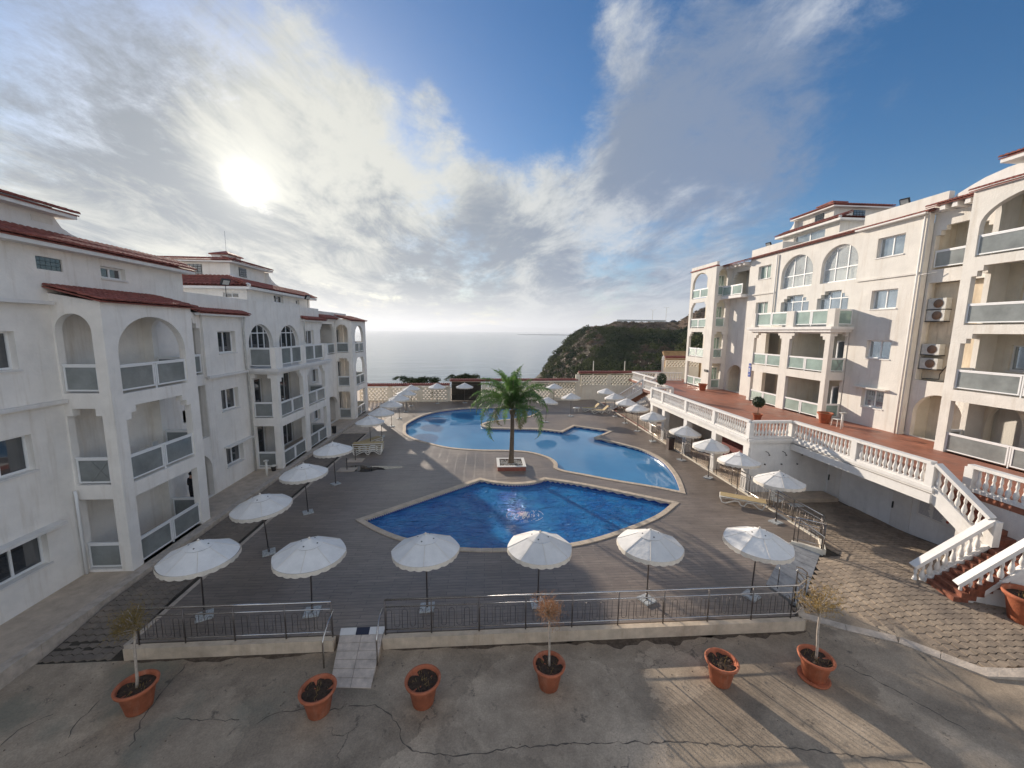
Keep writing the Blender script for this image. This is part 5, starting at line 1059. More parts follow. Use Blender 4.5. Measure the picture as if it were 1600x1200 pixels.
MB().tube([(12.2, 14.25, 1.02), (12.5, 13.95, 1.0), (12.98, 13.3, .62), (12.98, 13.3, .05)], .022, 8).build('handrail', steel, r_, True)
# ================================================================ parasols
def parasol_parts():
    n = 8; seg = 6; R0 = .98; mb = MB(); rings = [(.02, 2.335), (.12, 2.29), (.30, 2.215), (.37, 2.19)]; rings2 = [(.36, 2.178), (.60, 2.06), (.80, 1.965), (R0, 1.885)]
    def ring(r, z, sag):
        v = []
        for k in range(n*seg):
            t = k/(n*seg)*2*math.pi; u = (k % seg)/seg; s_ = math.sin(math.pi*u); rr = r*(1-.03*s_); v.append((rr*math.cos(t), rr*math.sin(t), z-sag*s_))
        return v
    for rg in (rings, rings2):
        vs = []; m_ = n*seg
        for r, z in rg: vs += ring(r, z, .022*r)
        mb.add(vs, [(i*m_+j, (i+1)*m_+j, (i+1)*m_+(j+1) % m_, i*m_+(j+1) % m_) for i in range(len(rg)-1) for j in range(m_)])
    seams = MB()
    for k in range(n):
        t = 2*math.pi*k/n; seams.tube([(r*math.cos(t), r*math.sin(t), z+.004) for r, z in rings2], .006, 4)
    can = mb.mesh('canopy', canvas, True)
    va = MB(); k_ = 24; vs = []
    for i in range(k_*6):
        t = 2*math.pi*i/(k_*6); u = (i % 6)/6; r = R0*(1-.03*math.sin(math.pi*((i % (k_*6/8))/(k_*6/8)))); dz = .10+.035*math.sin(math.pi*u)
        z0 = 1.885-.0215*math.sin(math.pi*((i % 18)/18)); vs += [(r*math.cos(t), r*math.sin(t), z0), ((r+.006)*math.cos(t), (r+.006)*math.sin(t), z0-dz)]
    q = len(vs); va.add(vs, [(2*i, 2*i+1, (2*i+3) % q, (2*i+2) % q) for i in range(k_*6)]); val = va.mesh('valance', canvas2)
    pole = MB().tube([(0, 0, .05), (0, 0, 2.34)], .022, 8).mesh('pole', polem, True)
    base = MB().box(-.21, -.21, .004, .21, .21, .055); base = base.mesh('base_plate', mat('pale_base_plate', (.50, .52, .52), .45, noise_s=25, var=.6)); hub = MB().tube([(0, 0, .055), (0, 0, .22)], .035, 8).mesh('base_tube', polem, True)
    gr = MB().tube([(0, 0, 0), (0, 0, .008)], .021, 10).mesh('vent_hole', black); fin = MB().lathe([(.03, 2.33), (.035, 2.36), (.012, 2.39)], 8).mesh('finial', canvas2, True)
    rib = MB(); rib.tube([(.03, 0, 2.2), (.96, 0, 1.87)], .008, 5); rb = rib.mesh('rib', polem)
    return can, val, pole, base, hub, gr, fin, seams.mesh('seams', canvas2), rb
PP = parasol_parts()
def parasol(x, y, label, rz, tilt=(0, 0), z=0.):
    t = empty('parasol', (x, y, z), label, 'parasol', 'white parasols around the pools'); t.rotation_euler = (tilt[0], tilt[1], rz)
    can = link('canopy', PP[0], t); can.scale = (1+random.gauss(0, .008), 1+random.gauss(0, .008), 1); link('valance', PP[1], t); link('pole', PP[2], t); link('base_plate', PP[3], t); link('base_tube', PP[4], t); link('finial', PP[6], t); link('seams', PP[7], can)
    for k in range(4):
        a = math.pi/4+k*math.pi/2+.39; o = link('vent_hole', PP[5], can); o.location = (.25*math.cos(a), .25*math.sin(a), 2.228); o.rotation_euler = (-.38*math.sin(a), .38*math.cos(a), 0)
    for k in range(8): o = link('rib', PP[8], t); o.rotation_euler = (0, 0, k*math.pi/4)
    return t
fr_l = ['leftmost white parasol of the front row, partly over the block path', 'second white parasol from the left in the front row behind the left railing', 'third white parasol of the front row, just right of the entrance ramp', 'white parasol of the front row standing behind the dry orange shrub', 'fifth white parasol of the front row, before the right end of the near pool', 'rightmost white parasol of the front row beside the side ramp']
for (x, lab) in zip((-8.08, -5.06, -1.71, 1.63, 5.06, 8.47), fr_l): parasol(x, 10.97, lab, random.random()*.8, (random.gauss(0, .025), random.gauss(0, .025)))
ll = ['second white parasol up the left side, behind the front row', 'third white parasol along the left side of the deck', 'fourth white parasol along the left side, before the puddle', 'white parasol on the left side behind the stacked loungers', 'sixth white parasol along the left side of the far pool', 'seventh white parasol along the left side of the far pool', 'eighth white parasol along the left side, partly hidden by its neighbours', 'ninth white parasol of the left side row, third from the sea wall', 'tenth white parasol of the left side row, second from the sea wall', 'farthest white parasol of the left side row near the lattice wall']
for y, lab in zip((14.27, 17.55, 20.9, 27.5, 30.5, 33.8, 36.9, 40.0, 43.2), ll): parasol(-8.0, y, lab, random.random()*.8, (random.gauss(0, .028), random.gauss(0, .028)))
rl = ['nearest white parasol of the right side row beside the corner railing', 'second white parasol of the right side row, above the single lounger', 'third white parasol of the right side row in front of the shower wall', 'fourth white parasol of the right side row before the arcade', 'fifth white parasol of the right side row before the arcade', 'sixth white parasol of the right side row beside the far pool', 'seventh white parasol of the right side row before the first arcade column', 'eighth white parasol of the right side row next to the reclined loungers', 'farthest white parasol of the right side row by the distant steps']
for y, lab in zip((15.65, 18.4, 21.0, 24.15, 28.6, 31.7, 34.6, 37.5, 40.9), rl): parasol(12.9, y, lab, random.random()*.8, (random.gauss(0, .028), random.gauss(0, .028)))
for x, y, lab in ((-5.4, 44.6, 'white parasol before the lattice wall, left of the iron gate'), (-2.3, 45.0, 'white parasol standing before the dark iron gate'), (8.0, 44.6, 'white parasol before the lattice wall right of the palm'), (8.46, 37.6, 'white parasol on the far deck right of the palm, reflected in the pool'), (5.6, 35.2, 'white parasol on the deck tongue, half hidden by the palm fronds')): parasol(x, y, lab, random.random()*.8, (0, .10 if x == 5.6 else 0))
for x, y, lab in ((-8.15, 23.1, 'short parasol stand without canopy at the left end of the puddle'), (-8.2, 24.8, 'short parasol stand without canopy near the stacked loungers')):
    t = empty('parasol_stand', (x, y, 0), lab, 'parasol stand'); link('base_plate', MB().box(-.5, -.35, .004, .5, .35, .03).mesh('base_plate', beige), t); link('stub_pole', MB().tube([(0, 0, .03), (0, 0, .75)], .03, 8).mesh('stub_pole', polem), t)
# ================================================================ loungers
def lounger_meshes():
    pr = [(0, .34), (.10, .06), (.24, .03), (.62, .22), (.80, .24), (.92, .06), (1.04, .04), (1.16, .24), (1.40, .26), (1.68, .05), (1.80, .04), (1.92, .34)]
    q = []
    for i in range(len(pr)-1):
        for t in (0, .5): q.append((pr[i][0]*(1-t)+pr[i+1][0]*t, pr[i][1]*(1-t)+pr[i+1][1]*t))
    q.append(pr[-1]); side = MB().tube([(x, 0, z) for x, z in q], .026, 8)
    side.tube([(0, 0, .34), (.6, 0, .34), (1.92, 0, .34)], .026, 6); side = side.mesh('side_frame', resin, True)
    seat = MB()
    seat.box(0, -.27, .35, 1.28, .27, .375); seat = seat.mesh('sling_seat', tan_seat)
    back = MB().box(0, -.27, 0, .66, .27, .025).mesh('backrest', tan_seat); cross = MB().tube([(0, -.29, .33), (0, .29, .33)], .024, 6).mesh('cross_bar', resin, True); prop = MB().tube([(0, 0, .0), (.02, 0, .5)], .016, 6).mesh('back_prop', resin, True)
    return side, seat, back, cross, prop
LM = lounger_meshes()
def lounger(x, y, z, rz, ang, label, grp=None):
    t = empty('sun_lounger', (x, y, z), label, 'sun lounger', grp); t.rotation_euler = (0, 0, rz)
    for s_ in (-1, 1): o = link('side_frame', LM[0], t); o.location = (0, s_*.29, 0)
    link('sling_seat', LM[1], t); b = link('backrest', LM[2], t); b.location = (1.28, 0, .352); b.rotation_euler = (0, -ang, 0)
    for xx in (0., 1.0, 1.92): o = link('cross_bar', LM[3], t); o.location = (xx, 0, 0)
    if ang > .2: o = link('back_prop', LM[4], t); o.location = (1.7, 0, .0); o.scale = (1, 1, .8)
    return t
lounger(11.75, 18.0, 0, R(-33), 0, 'single tan and white sun lounger lying flat by the right railing')
for i, lab in enumerate(('lowest tan lounger of the stack of four by the puddle', 'second tan lounger from the bottom in the stack of four', 'third tan lounger from the bottom in the stack of four', 'top tan lounger of the stack of four beyond the puddle')): lounger(-8.75, 26.1+.02*i, .13*i, R(5), 0, lab, 'stacked loungers')
for i, lab in enumerate(('lower tan lounger of the stack of two behind the taller stack', 'upper tan lounger of the stack of two behind the taller stack')): lounger(-8.6, 27.1, .13*i, R(62), 0, lab, 'stacked loungers')
lounger(10.9, 38.9, 0, R(3), .75, 'nearer sun lounger with raised back beside the far end of the right railing'); lounger(10.3, 40.1, 0, R(5), .75, 'farther sun lounger with raised back next to the white low table')
t = empty('low_table', (9.6, 39.9, 0), 'low white plastic table beside the reclined loungers', 'table'); link('table_top', MB().lathe([(.3, .38), (.38, .40), (.38, .42), (.02, .425)], 16).mesh('table_top', resin, True), t)
for k in range(4): a = k*math.pi/2+.7; link('leg', MB().tube([(.24*math.cos(a), .24*math.sin(a), .39), (.3*math.cos(a), .3*math.sin(a), 0)], .02, 6).mesh('leg', resin), t)
# ================================================================ pots and plants
def pot_mesh(s=1., h=.62):
    pr = [(.20, 0), (.235, .02), (.32, h*.78), (.34, h*.80), (.35, h*.86), (.385, h*.88), (.40, h*.97), (.385, h), (.345, h*.99), (.335, h*.86), (.33, h*.84)]
    return MB().lathe([(r*s, z*s) for r, z in pr], 32).mesh('pot_body', terra, True)
def soil_mesh(s=1., h=.62):
    mb = MB(); n = 20; vs = [(0, 0, h*s*.88)]
    for r in (.12, .22, .33):
        for k in range(n): a = 2*math.pi*k/n; vs.append((r*s*math.cos(a), r*s*math.sin(a), h*s*.86+random.gauss(0, .012)))
    f = [(0, 1+k, 1+(k+1) % n) for k in range(n)]+[(1+j*n+k, 1+(j+1)*n+k, 1+(j+1)*n+(k+1) % n, 1+j*n+(k+1) % n) for j in range(2) for k in range(n)]
    return mb.add(vs, f).mesh('soil', soil, False)
POT, SOIL = pot_mesh(), soil_mesh()
def pot(x, y, z, s, label, cat='plant pot', grp='terracotta pots', tilt=(0, 0)):
    t = empty('plant_pot', (x, y, z), label, cat, grp); q_ = 1+random.gauss(0, .025); t.scale = (s*q_, s*q_, s*(1+random.gauss(0, .03))); t.rotation_euler = (tilt[0], tilt[1], random.random()*6); link('pot_body', POT, t); link('soil', SOIL, t)
    mb = MB()
    for i in range(22): a = random.random()*6.28; r = random.random()*.26; h = .04+random.random()*.07; mb.tube([(r*math.cos(a), r*math.sin(a), .53), (r*math.cos(a)+random.gauss(0, .03), r*math.sin(a)+random.gauss(0, .03), .53+h)], .003, 3)
    link('dry_stalks', mb.mesh('dry_stalks', dryleaf), t); t.children[-1]['kind'] = 'stuff'; return t
def shrub(x, y, z, h, spread, label, m_leaf, ntw=380, leaf=.012, forks=0):
    """dry standard shrub: stem, limbs and a crown of fine twigs"""
    t = empty('dry_shrub', (x, y, z), label, 'shrub'); rs = random.Random(int(x*100)); st_ = MB(); top = h
    lx, ly = rs.gauss(0, .05), rs.gauss(0, .05); pts = [(lx*i/6+rs.gauss(0, .006), ly*i/6+rs.gauss(0, .006), top*i/6) for i in range(7)]; st_.tube(pts, [.030-.0012*i for i in range(7)], 8); link('stem', st_.mesh('stem', pale_bark, True), t)
    lim = MB(); tw = MB(); tips = []
    tp = Vector(pts[-1])
    for k in range(15):
        a = rs.random()*6.28; el = .35+rs.random()*1.1; L_ = spread*(.6+.6*rs.random()); st0 = tp-Vector((0, 0, rs.random()*.18)); d = Vector((math.cos(a)*math.cos(el), math.sin(a)*math.cos(el), math.sin(el))); e = st0+d*L_
        mid = st0.lerp(e, .5)+Vector((rs.gauss(0, .03), rs.gauss(0, .03), .02)); lim.tube([st0, mid, e], [.018, .012, .006], 5); tips += [mid, e, mid.lerp(e, .5)]
    link('limbs', lim.mesh('limbs', pale_bark, True), t)
    for k in range(ntw):
        b = rs.choice(tips); p = b+Vector((rs.gauss(0, .085), rs.gauss(0, .085), rs.gauss(0, .07))); d = Vector((rs.gauss(0, 1), rs.gauss(0, 1), rs.gauss(.5, 1))).normalized(); l = .06+rs.random()*.12; e = p+d*l; tw.tube([p, e], [.0035, .0015], 3, False)
        for j in range(4):
            q = p.lerp(e, .3+.7*rs.random())+Vector((rs.gauss(0, leaf), rs.gauss(0, leaf), rs.gauss(0, leaf))); u = Vector((rs.gauss(0, 1), rs.gauss(0, 1), rs.gauss(0, 1))).normalized()*leaf; v = Vector((rs.gauss(0, 1), rs.gauss(0, 1), rs.gauss(0, 1))).normalized()*leaf*.5; tw.add([q-u, q+v, q+u, q-v], [(0, 1, 2, 3)])
    o = link('twigs', tw.mesh('twigs', m_leaf), t); o['kind'] = 'stuff'; return t
lane_pots = [(-7.80, 8.42, 'leftmost terracotta pot on the lane, holding the leaning greenish shrub'), (-3.72, 8.1, 'terracotta pot with bare soil beside the foot of the entrance ramp'), (-1.41, 8.2, 'terracotta pot with bare soil right of the entrance ramp'), (1.57, 8.45, 'terracotta pot holding the round dry orange shrub'), (5.84, 8.32, 'terracotta pot with bare soil right of the orange shrub'), (8.27, 8.28, 'terracotta pot with a saucer under the pale branching shrub')]
for x, y, lab in lane_pots: pot(x, y, lz(x, y), 1.0, lab)
MB().lathe([(.3, 0), (.34, .02), (.35, .06), (.3, .05)], 28, (8.27, 8.28, lz(8.27, 8.28))).build('pot_saucer', terra, None, True); ident(bpy.data.objects['pot_saucer'], 'shallow terracotta saucer under the rightmost lane pot', 'saucer')
shrub(-7.80, 8.42, lz(0, 0)+.5, 1.50, .42, 'leaning pale-stemmed shrub with yellow-green dry leaves in the leftmost pot', leaf_material('yellow_green_leaf', (.34, .22, .06), (.20, .16, .05), 20, .3), 560, .014)
shrub(1.57, 8.45, lz(0, 0)+.5, 1.45, .42, 'round topped dry shrub with orange brown twigs in the middle pot', drytwig, 700, .012)
shrub(8.27, 8.28, lz(8.27, 8.3)+.5, 1.35, .60, 'pale forked shrub with sparse straw coloured leaves in the rightmost lane pot', dryleaf, 380, .02)
pot(15.62, 9.35, .08, 1.35, 'very large terracotta pot at the foot of the near stair balustrade')
pot(21.2, 22.7, T, 1.05, 'terracotta pot on the red terrace beside the right building column'); pot(21.0, 36.3, T, 1.05, 'distant terracotta pot on the red terrace before the far balcony')
pot(17.45, 40.0, T, .9, 'small distant terracotta pot behind the far balustrade'); pot(15.3, 32.9, T, 1.0, 'terracotta pot with a topiary tree behind the terrace corner balustrade'); pot(17.3, 23.4, T, .8, 'terracotta pot with a topiary tree behind the shower corner balustrade')
def topiary_tree(x, y, z, label, rx, rz_):
    t = empty('topiary_tree', (x, y, z), label, 'topiary'); link('stem', MB().tube([(0, 0, -.1), (.02, 0, .45)], .02, 6).mesh('stem', bark), t); mb = MB()
    for i in range(1500):
        v = Vector((random.gauss(0, 1), random.gauss(0, 1), random.gauss(0, 1))).normalized(); r = (.7+.3*random.random()); p = Vector((v.x*rx*r, v.y*rx*r, .45+rz_+v.z*rz_*r)); u = Vector((random.gauss(0, 1), random.gauss(0, 1), random.gauss(0, 1))).normalized()*.045; w_ = v.cross(u).normalized()*.03; mb.add([p-u, p+w_, p+u, p-w_], [(0, 1, 2, 3)])
    o = link('crown', mb.mesh('crown', topiary), t); return t
topiary_tree(15.3, 32.9, T+.5, 'dark clipped topiary behind the terrace corner balustrade near the far steps', .42, .55); topiary_tree(17.3, 23.4, T+.4, 'dark round topiary ball on a thin stem behind the shower corner balustrade', .36, .36)
# palm
pl = empty('planter_box', (1.63, 23.35, 0), 'square brick red planter with white rim filled with pale stones around the palm', 'planter', world=True)
x0, x1, y0, y1 = .78, 2.46, 22.55, 24.15
mb = MB(); mb.box(x0, y0, 0, x1, y0+.12, .25); mb.box(x0, y1-.12, 0, x1, y1, .25); mb.box(x0, y0+.121, 0, x0+.12, y1-.121, .25); mb.box(x1-.12, y0+.121, 0, x1, y1-.121, .25); mb.build('planter_wall', redwall, pl)
for q in ((x0-.03, y0-.03, x1+.03, y0+.15), (x0-.03, y1-.15, x1+.03, y1+.03), (x0-.03, y0+.151, x0+.15, y1-.151), (x1-.15, y0+.151, x1+.03, y1-.151)): mb = MB(); mb.box(q[0], q[1], .252, q[2], q[3], .29); mb.build('planter_rim', white_pl, pl)
mb = MB(); mb.box(x0+.13, y0+.13, .1, x1-.13, y1-.13, .22); mb.build('soil', soil, pl)
sb = MB()
for i in range(260):
    a, b, s_ = random.uniform(x0+.2, x1-.2), random.uniform(y0+.2, y1-.2), random.uniform(.025, .06)
    if math.hypot(a-1.63, b-23.35) < .2: continue
    sb.lathe([(s_*.5, 0), (s_, s_*.4), (s_*.8, s_*.8), (s_*.2, s_)], 6, (a, b, .21))
sb.build('stones', gravel, pl, True, kind='stuff')
pm = empty('palm_tree', (1.63, 23.35, .2), 'tall feathery palm tree with drooping fronds in the square planter between the pools', 'palm tree')
mb = MB(); pts = []; rad = []
for i in range(46):
    t = i/45; pts.append((.05*math.sin(t*2), 0, 3.35*t)); rad.append(.140-.035*t+.012*(i % 2)+(.05*(1-t)**8)+(.06 if t > .93 else 0))
mb.tube(pts, rad, 14); link('trunk', mb.mesh('trunk', bark, True), pm)
def frond_mesh(seed, L_=2.1, droop=1.0, old=0):
    r_ = random.Random(seed); mb = MB(); n = 30; P_ = []; x = z = 0.; el = 1.15 if droop < 1.5 else .7
    for i in range(n+1):
        P_.append(Vector((x, 0, z))); el -= droop*(2.0/n)*(.35+1.1*i/n); x += math.cos(el)*L_/n; z += math.sin(el)*L_/n
    mb.tube(P_, [.022*(1-i/n)+.004 for i in range(n+1)], 5, True, 1)
    for i in range(3, n*3):
        t = i/(n*3); k = min(n-1, int(t*n)); p = P_[k].lerp(P_[k+1], t*n-k); d = (P_[k+1]-P_[k]).normalized(); up = Vector((-d.z, 0, d.x)); ll_ = (.46*math.sin(math.pi*min(1, t*1.02+.06))**.6+.06)*(.8+.4*r_.random())
        for s_ in (-1, 1):
            out_ = (Vector((0, s_, 0))*(.75+r_.gauss(0, .12))+up*(r_.gauss(.20, .25))+d*.55).normalized(); a = p; b = p+out_*ll_*.55; c = b+(out_*.7+Vector((0, 0, -.85))).normalized()*ll_*.45; w_ = d*.014
            mb.add([a-w_, a+w_, b+w_*1.1, b-w_*1.1, c], [(0, 1, 2, 3), (3, 2, 4)])
    return mb.mesh('frond', [palmold if old else palmleaf, bark])
FM = [frond_mesh(i, 2.75+.13*i, .62+.19*i) for i in range(6)]+[frond_mesh(20, 2.7, 1.6, 1), frond_mesh(21, 2.5, 1.8, 1)]
rp_ = random.Random(5)
for i in range(46):
    t = i/46; m_ = FM[min(5, int(t*5.9))]; 
    if i > 42: m_ = FM[6+i % 2]
    o = link('frond', m_, pm); o.location = (.09+.05*math.cos(i*2.4), .05*math.sin(i*2.4), 3.42+.16*(1-t)); o.rotation_euler = (rp_.gauss(0, .08), rp_.gauss(0, .08)-.15*(t > .75)-max(0, .55*(.35-t)/.35)+.50*t, i*2.39996+rp_.gauss(0, .15)); s_ = .82+.25*rp_.random(); o.scale = (s_, s_, s_)
# small things on the left path
t = empty('stand_pipe', (-12.13, 22.0, .1), 'pale concrete standpipe post on the tan footpath by the left balconies', 'post', world=True); MB().tube([(-12.13, 22, .1), (-12.13, 22, .95)], .06, 10).build('post', resin, t, True); MB().lathe([(.12, .95), (.14, 1.0), (.05, 1.04)], 10, (-12.13, 22, 0)).build('cap', greyplastic, t, True)
t = empty('bucket', (-12.2, 22.85, .1), 'dark bucket with a white rim beside the pale standpipe', 'bucket'); link('bucket_body', MB().lathe([(.10, 0), (.15, .30), (.14, .30)], 14).mesh('bucket_body', iron, True), t); link('rim', MB().lathe([(.152, .28), (.165, .31), (.15, .33)], 14).mesh('rim', resin, True), t)
t = empty('waste_bin', (-11.9, 31.3, .1), 'small black waste bin at the foot of the left balcony column', 'bin'); link('bin_body', MB().lathe([(.14, 0), (.17, .5)], 12).mesh('bin_body', black), t); link('bin_lid', MB().lathe([(.18, .5), (.18, .56), (.05, .6)], 12).mesh('bin_lid', iron), t)
t = empty('waste_bin', (13.3, 26.6, 0), 'dark litter bin in the gap of the right railing beside the arcade', 'bin'); link('bin_body', MB().box(-.2, -.2, 0, .2, .2, .8).mesh('bin_body', mat('brown_bin', (.06, .035, .03), .6)), t); link('bin_lid', MB().box(-.22, -.22, .805, .22, .22, .85).mesh('bin_lid', black), t)
t = empty('stand_pipe', (21.0, 21.4, T), 'pale standpipe post on the terrace beside the big pot', 'post', world=True); MB().tube([(20.9, 21.2, T), (20.9, 21.2, T+.95)], .05, 10).build('post', resin, t, True); MB().box(20.75, 21.1, T+.95, 21.05, 21.3, T+.99).build('cap', greyplastic, t)
t = empty('plastic_stool', (21.3, 21.9, T), 'white plastic stool between the terrace pot and the standpipe', 'stool'); link('stool_seat', MB().box(-.2, -.2, .42, .2, .2, .45).mesh('stool_seat', resin), t)
for a, b in ((-1, -1), (1, -1), (1, 1), (-1, 1)): link('leg', MB().tube([(a*.17, b*.17, .42), (a*.2, b*.2, 0)], .018, 6).mesh('leg', resin), t)
t = empty('air_conditioner', (-13.6, 19.1, 4.0), 'air conditioner unit in the dark niche of the left building', 'air conditioner', world=True); MB().box(-13.9, 18.4, 4.0, -13.6, 19.2, 4.55).build('casing', greyplastic, t); MB().tube([(-13.595, 18.75, 4.28), (-13.58, 18.75, 4.28)], .21, 18).build('fan_grille', iron, t)
t = empty('patio_table', (15.6, 24.5, 0), 'small white patio table behind the right railing near the arcade', 'table')
link('table_top', MB().lathe([(.4, .70), (.42, .72), (.01, .735)], 18).mesh('table_top', resin), t); link('leg', MB().tube([(0, 0, 0), (0, 0, .7)], .04, 8).mesh('leg', resin), t)
CH = [MB().box(-.22, -.22, .42, .22, .22, .45).mesh('seat', resin), MB().box(-.22, .19, .46, .22, .23, .85).mesh('backrest', resin), MB().tube([(0, 0, .42), (.015, .02, 0)], .018, 6).mesh('leg', resin), MB().tube([(0, .2, .66), (0, -.18, .64), (0, -.2, .44)], .018, 6).mesh('armrest', resin)]
for x, y, z, rz_, lab in ((14.4, 17.6, gz(14.4, 17.6)+.02, .4, 'white plastic chair standing behind the right railing, the nearest one'), (15.0, 23.2, .03, 2.0, 'white plastic chair behind the right railing before the arcade'), (15.4, 26.9, .03, 1.2, 'white plastic chair farthest along the arcade'),
        (22.7, 14.6, 5.81, 1.9, 'white plastic chair on the first balcony above the terrace of the near right wing'), (22.8, 13.4, 8.81, 1.2, 'white plastic chair on the second balcony above the terrace of the near right wing'), (22.8, 26.0, 5.81, 1.7, 'white plastic chair on the middle balcony of the right building'), (-12.9, 25.3, 3.07, -1.5, 'white plastic chair on the first floor balcony in the middle of the left building'), (-12.9, 15.6, 3.07, -1.3, 'white plastic chair on the near first floor balcony of the left building')):
    t = empty('patio_chair', (x, y, z), lab, 'chair', 'white plastic chairs'); t.rotation_euler = (0, 0, rz_); link('seat', CH[0], t); link('backrest', CH[1], t)
    for a, b in ((-1, -1), (1, -1), (1, 1), (-1, 1)): o = link('leg', CH[2], t); o.location = (a*.2, b*.2, 0)
    for a in (-1, 1): o = link('armrest', CH[3], t); o.location = (a*.23, 0, 0)
t = empty('barbecue', (-12.3, 24.2, 3.07), 'dark kettle barbecue on the first floor balcony of the left building', 'barbecue'); link('bowl', MB().lathe([(.05, .62), (.2, .68), (.27, .82), (.2, .97), (.03, 1.03)], 14).mesh('bowl', iron, True), t)
for k in range(3): a = k*2.09; link('leg', MB().tube([(.12*math.cos(a), .12*math.sin(a), .68), (.25*math.cos(a), .25*math.sin(a), 0)], .015, 6).mesh('leg', steel), t)
# ---------------------------------------------------------------- person in the shade of the ground-floor gallery
def person(x, y, z, rz):
    t = empty('person', (x, y, z), 'person in dark clothes standing in the shadowed ground floor gallery of the left building', 'person'); t.rotation_euler = (0, 0, rz)
    J = {'pel': (0, 0, .95), 'sp': (0, 0, 1.15), 'ch': (0, .01, 1.36), 'nk': (0, .01, 1.5), 'hd': (0, -.02, 1.60), 'top': (0, -.02, 1.72)}
    vs = [J['pel'], J['sp'], J['ch'], J['nk'], J['hd'], J['top']]; ed_ = [(0, 1), (1, 2), (2, 3), (3, 4), (4, 5)]; rd = [.15, .13, .16, .055, .085, .07]
    def chain(start, pts, rs):
        p = start
        for q, r in zip(pts, rs): vs.append(q); rd.append(r); ed_.append((p, len(vs)-1)); p = len(vs)-1
        return p
    for s_ in (-1, 1):
        chain(0, [(s_*.10, 0, .88), (s_*.11, -.02*s_, .48), (s_*.11, .02, .08), (s_*.12, -.12, .04)], [.095, .065, .045, .04])
        h_ = chain(2, [(s_*.19, .01, 1.40), (s_*.25, .03, 1.12), (s_*.20, -.16, .98), (s_*.17, -.24, .98)], [.065, .045, .035, .03])
        for k in range(4): chain(h_, [(s_*(.19-.02*k), -.30, .985-.01*k), (s_*(.185-.02*k), -.33+.008*k, .96)], [.011, .009])
        chain(h_, [(s_*.13, -.27, 1.0), (s_*.12, -.29, .985)], [.011, .009])
    me = bpy.data.meshes.new('body'); me.from_pydata(vs, ed_, []); o = bpy.data.objects.new('body', me); COL.objects.link(o); m_ = o.modifiers.new('s', 'SKIN'); 
    for i, r in enumerate(rd): me.skin_vertices[0].data[i].radius = (r, r*.75 if i in (0, 1, 2) else r)
    me.skin_vertices[0].data[0].use_root = True; s2 = o.modifiers.new('u', 'SUBSURF'); s2.levels = 2; s2.render_levels = 2
    me2 = bpy.data.meshes.new_from_object(o.evaluated_get(bpy.context.evaluated_depsgraph_get())); bpy.data.objects.remove(o)
    me2.materials.clear(); me2.materials.append(cloth_dark); me2.materials.append(skin)
    for p in me2.polygons:
        c = p.center; p.material_index = 1 if c.z > 1.47 or (c.y < -.2 and c.z > .9) else 0; p.use_smooth = True
    link('body', me2, t); mb = MB(); mb.lathe([(.088, 1.63), (.092, 1.68), (.075, 1.735), (.03, 1.76)], 14, (0, -.01, 0)); link('hair', mb.mesh('hair', black, True), t)
person(-13.15, 17.9, .12, R(150))

# ================================================================ sea, hills, vegetation
SEA = -32.
mb = MB(); mb.add([(-60000, 46, SEA), (60000, 46, SEA), (60000, 90000, SEA), (-60000, 90000, SEA)], [(0, 1, 2, 3)]); mb.build('sea', seam, kind='structure')
def hn(x, y):
    return math.sin(x*.071+y*.043)*1.3+math.sin(x*.17-y*.11+1)*.7+math.sin(x*.37+y*.29+2)*.35+math.sin(x*.031-y*.057)*1.4
PRO = [(20, -34), (30, -30), (38, -20), (43, -13), (46, -7), (54, 1), (63, 8), (68, 11.4), (77, 12.3), (83, 14.5), (100, 14.7), (125, 15.2), (131, 19), (140, 24), (200, 30), (400, 34)]
def crest(x):
    for (a, b), (c, d) in zip(PRO, PRO[1:]):
        if x <= c: return b+(d-b)*(x-a)/(c-a)
    return 34
def hz_(x, y):
    x0 = x*250/max(120, y)   # ridge runs away from the viewpoint
    c = crest(x0)
    if y <= 250: k = (250-y); z = c-k*.20-max(0, k-60)*.06
    else: z = c-(y-250)*.04
    road = sm((c-12)/2)*sm((y-238)/8); return z+hn(x, y)*(1-road)*min(1, max(.15, (z-SEA)/20))
xs = [20+3.0*i for i in range(110)]; ys = [70+3.4*i for i in range(75)]
grid('headland', xs, ys, hz_, hillm, kind='structure')
mb = MB(); mb.add([(-60, 47, -1.0), (60, 49, -1.0), (70, 72, -9), (-60, 60, -34)], [(0, 1, 2, 3)]); mb.add([(60, 49, -1), (120, 49, 3), (140, 72, -6), (70, 72, -9)], [(0, 1, 2, 3)]); mb.build('slope', dirty, kind='structure')
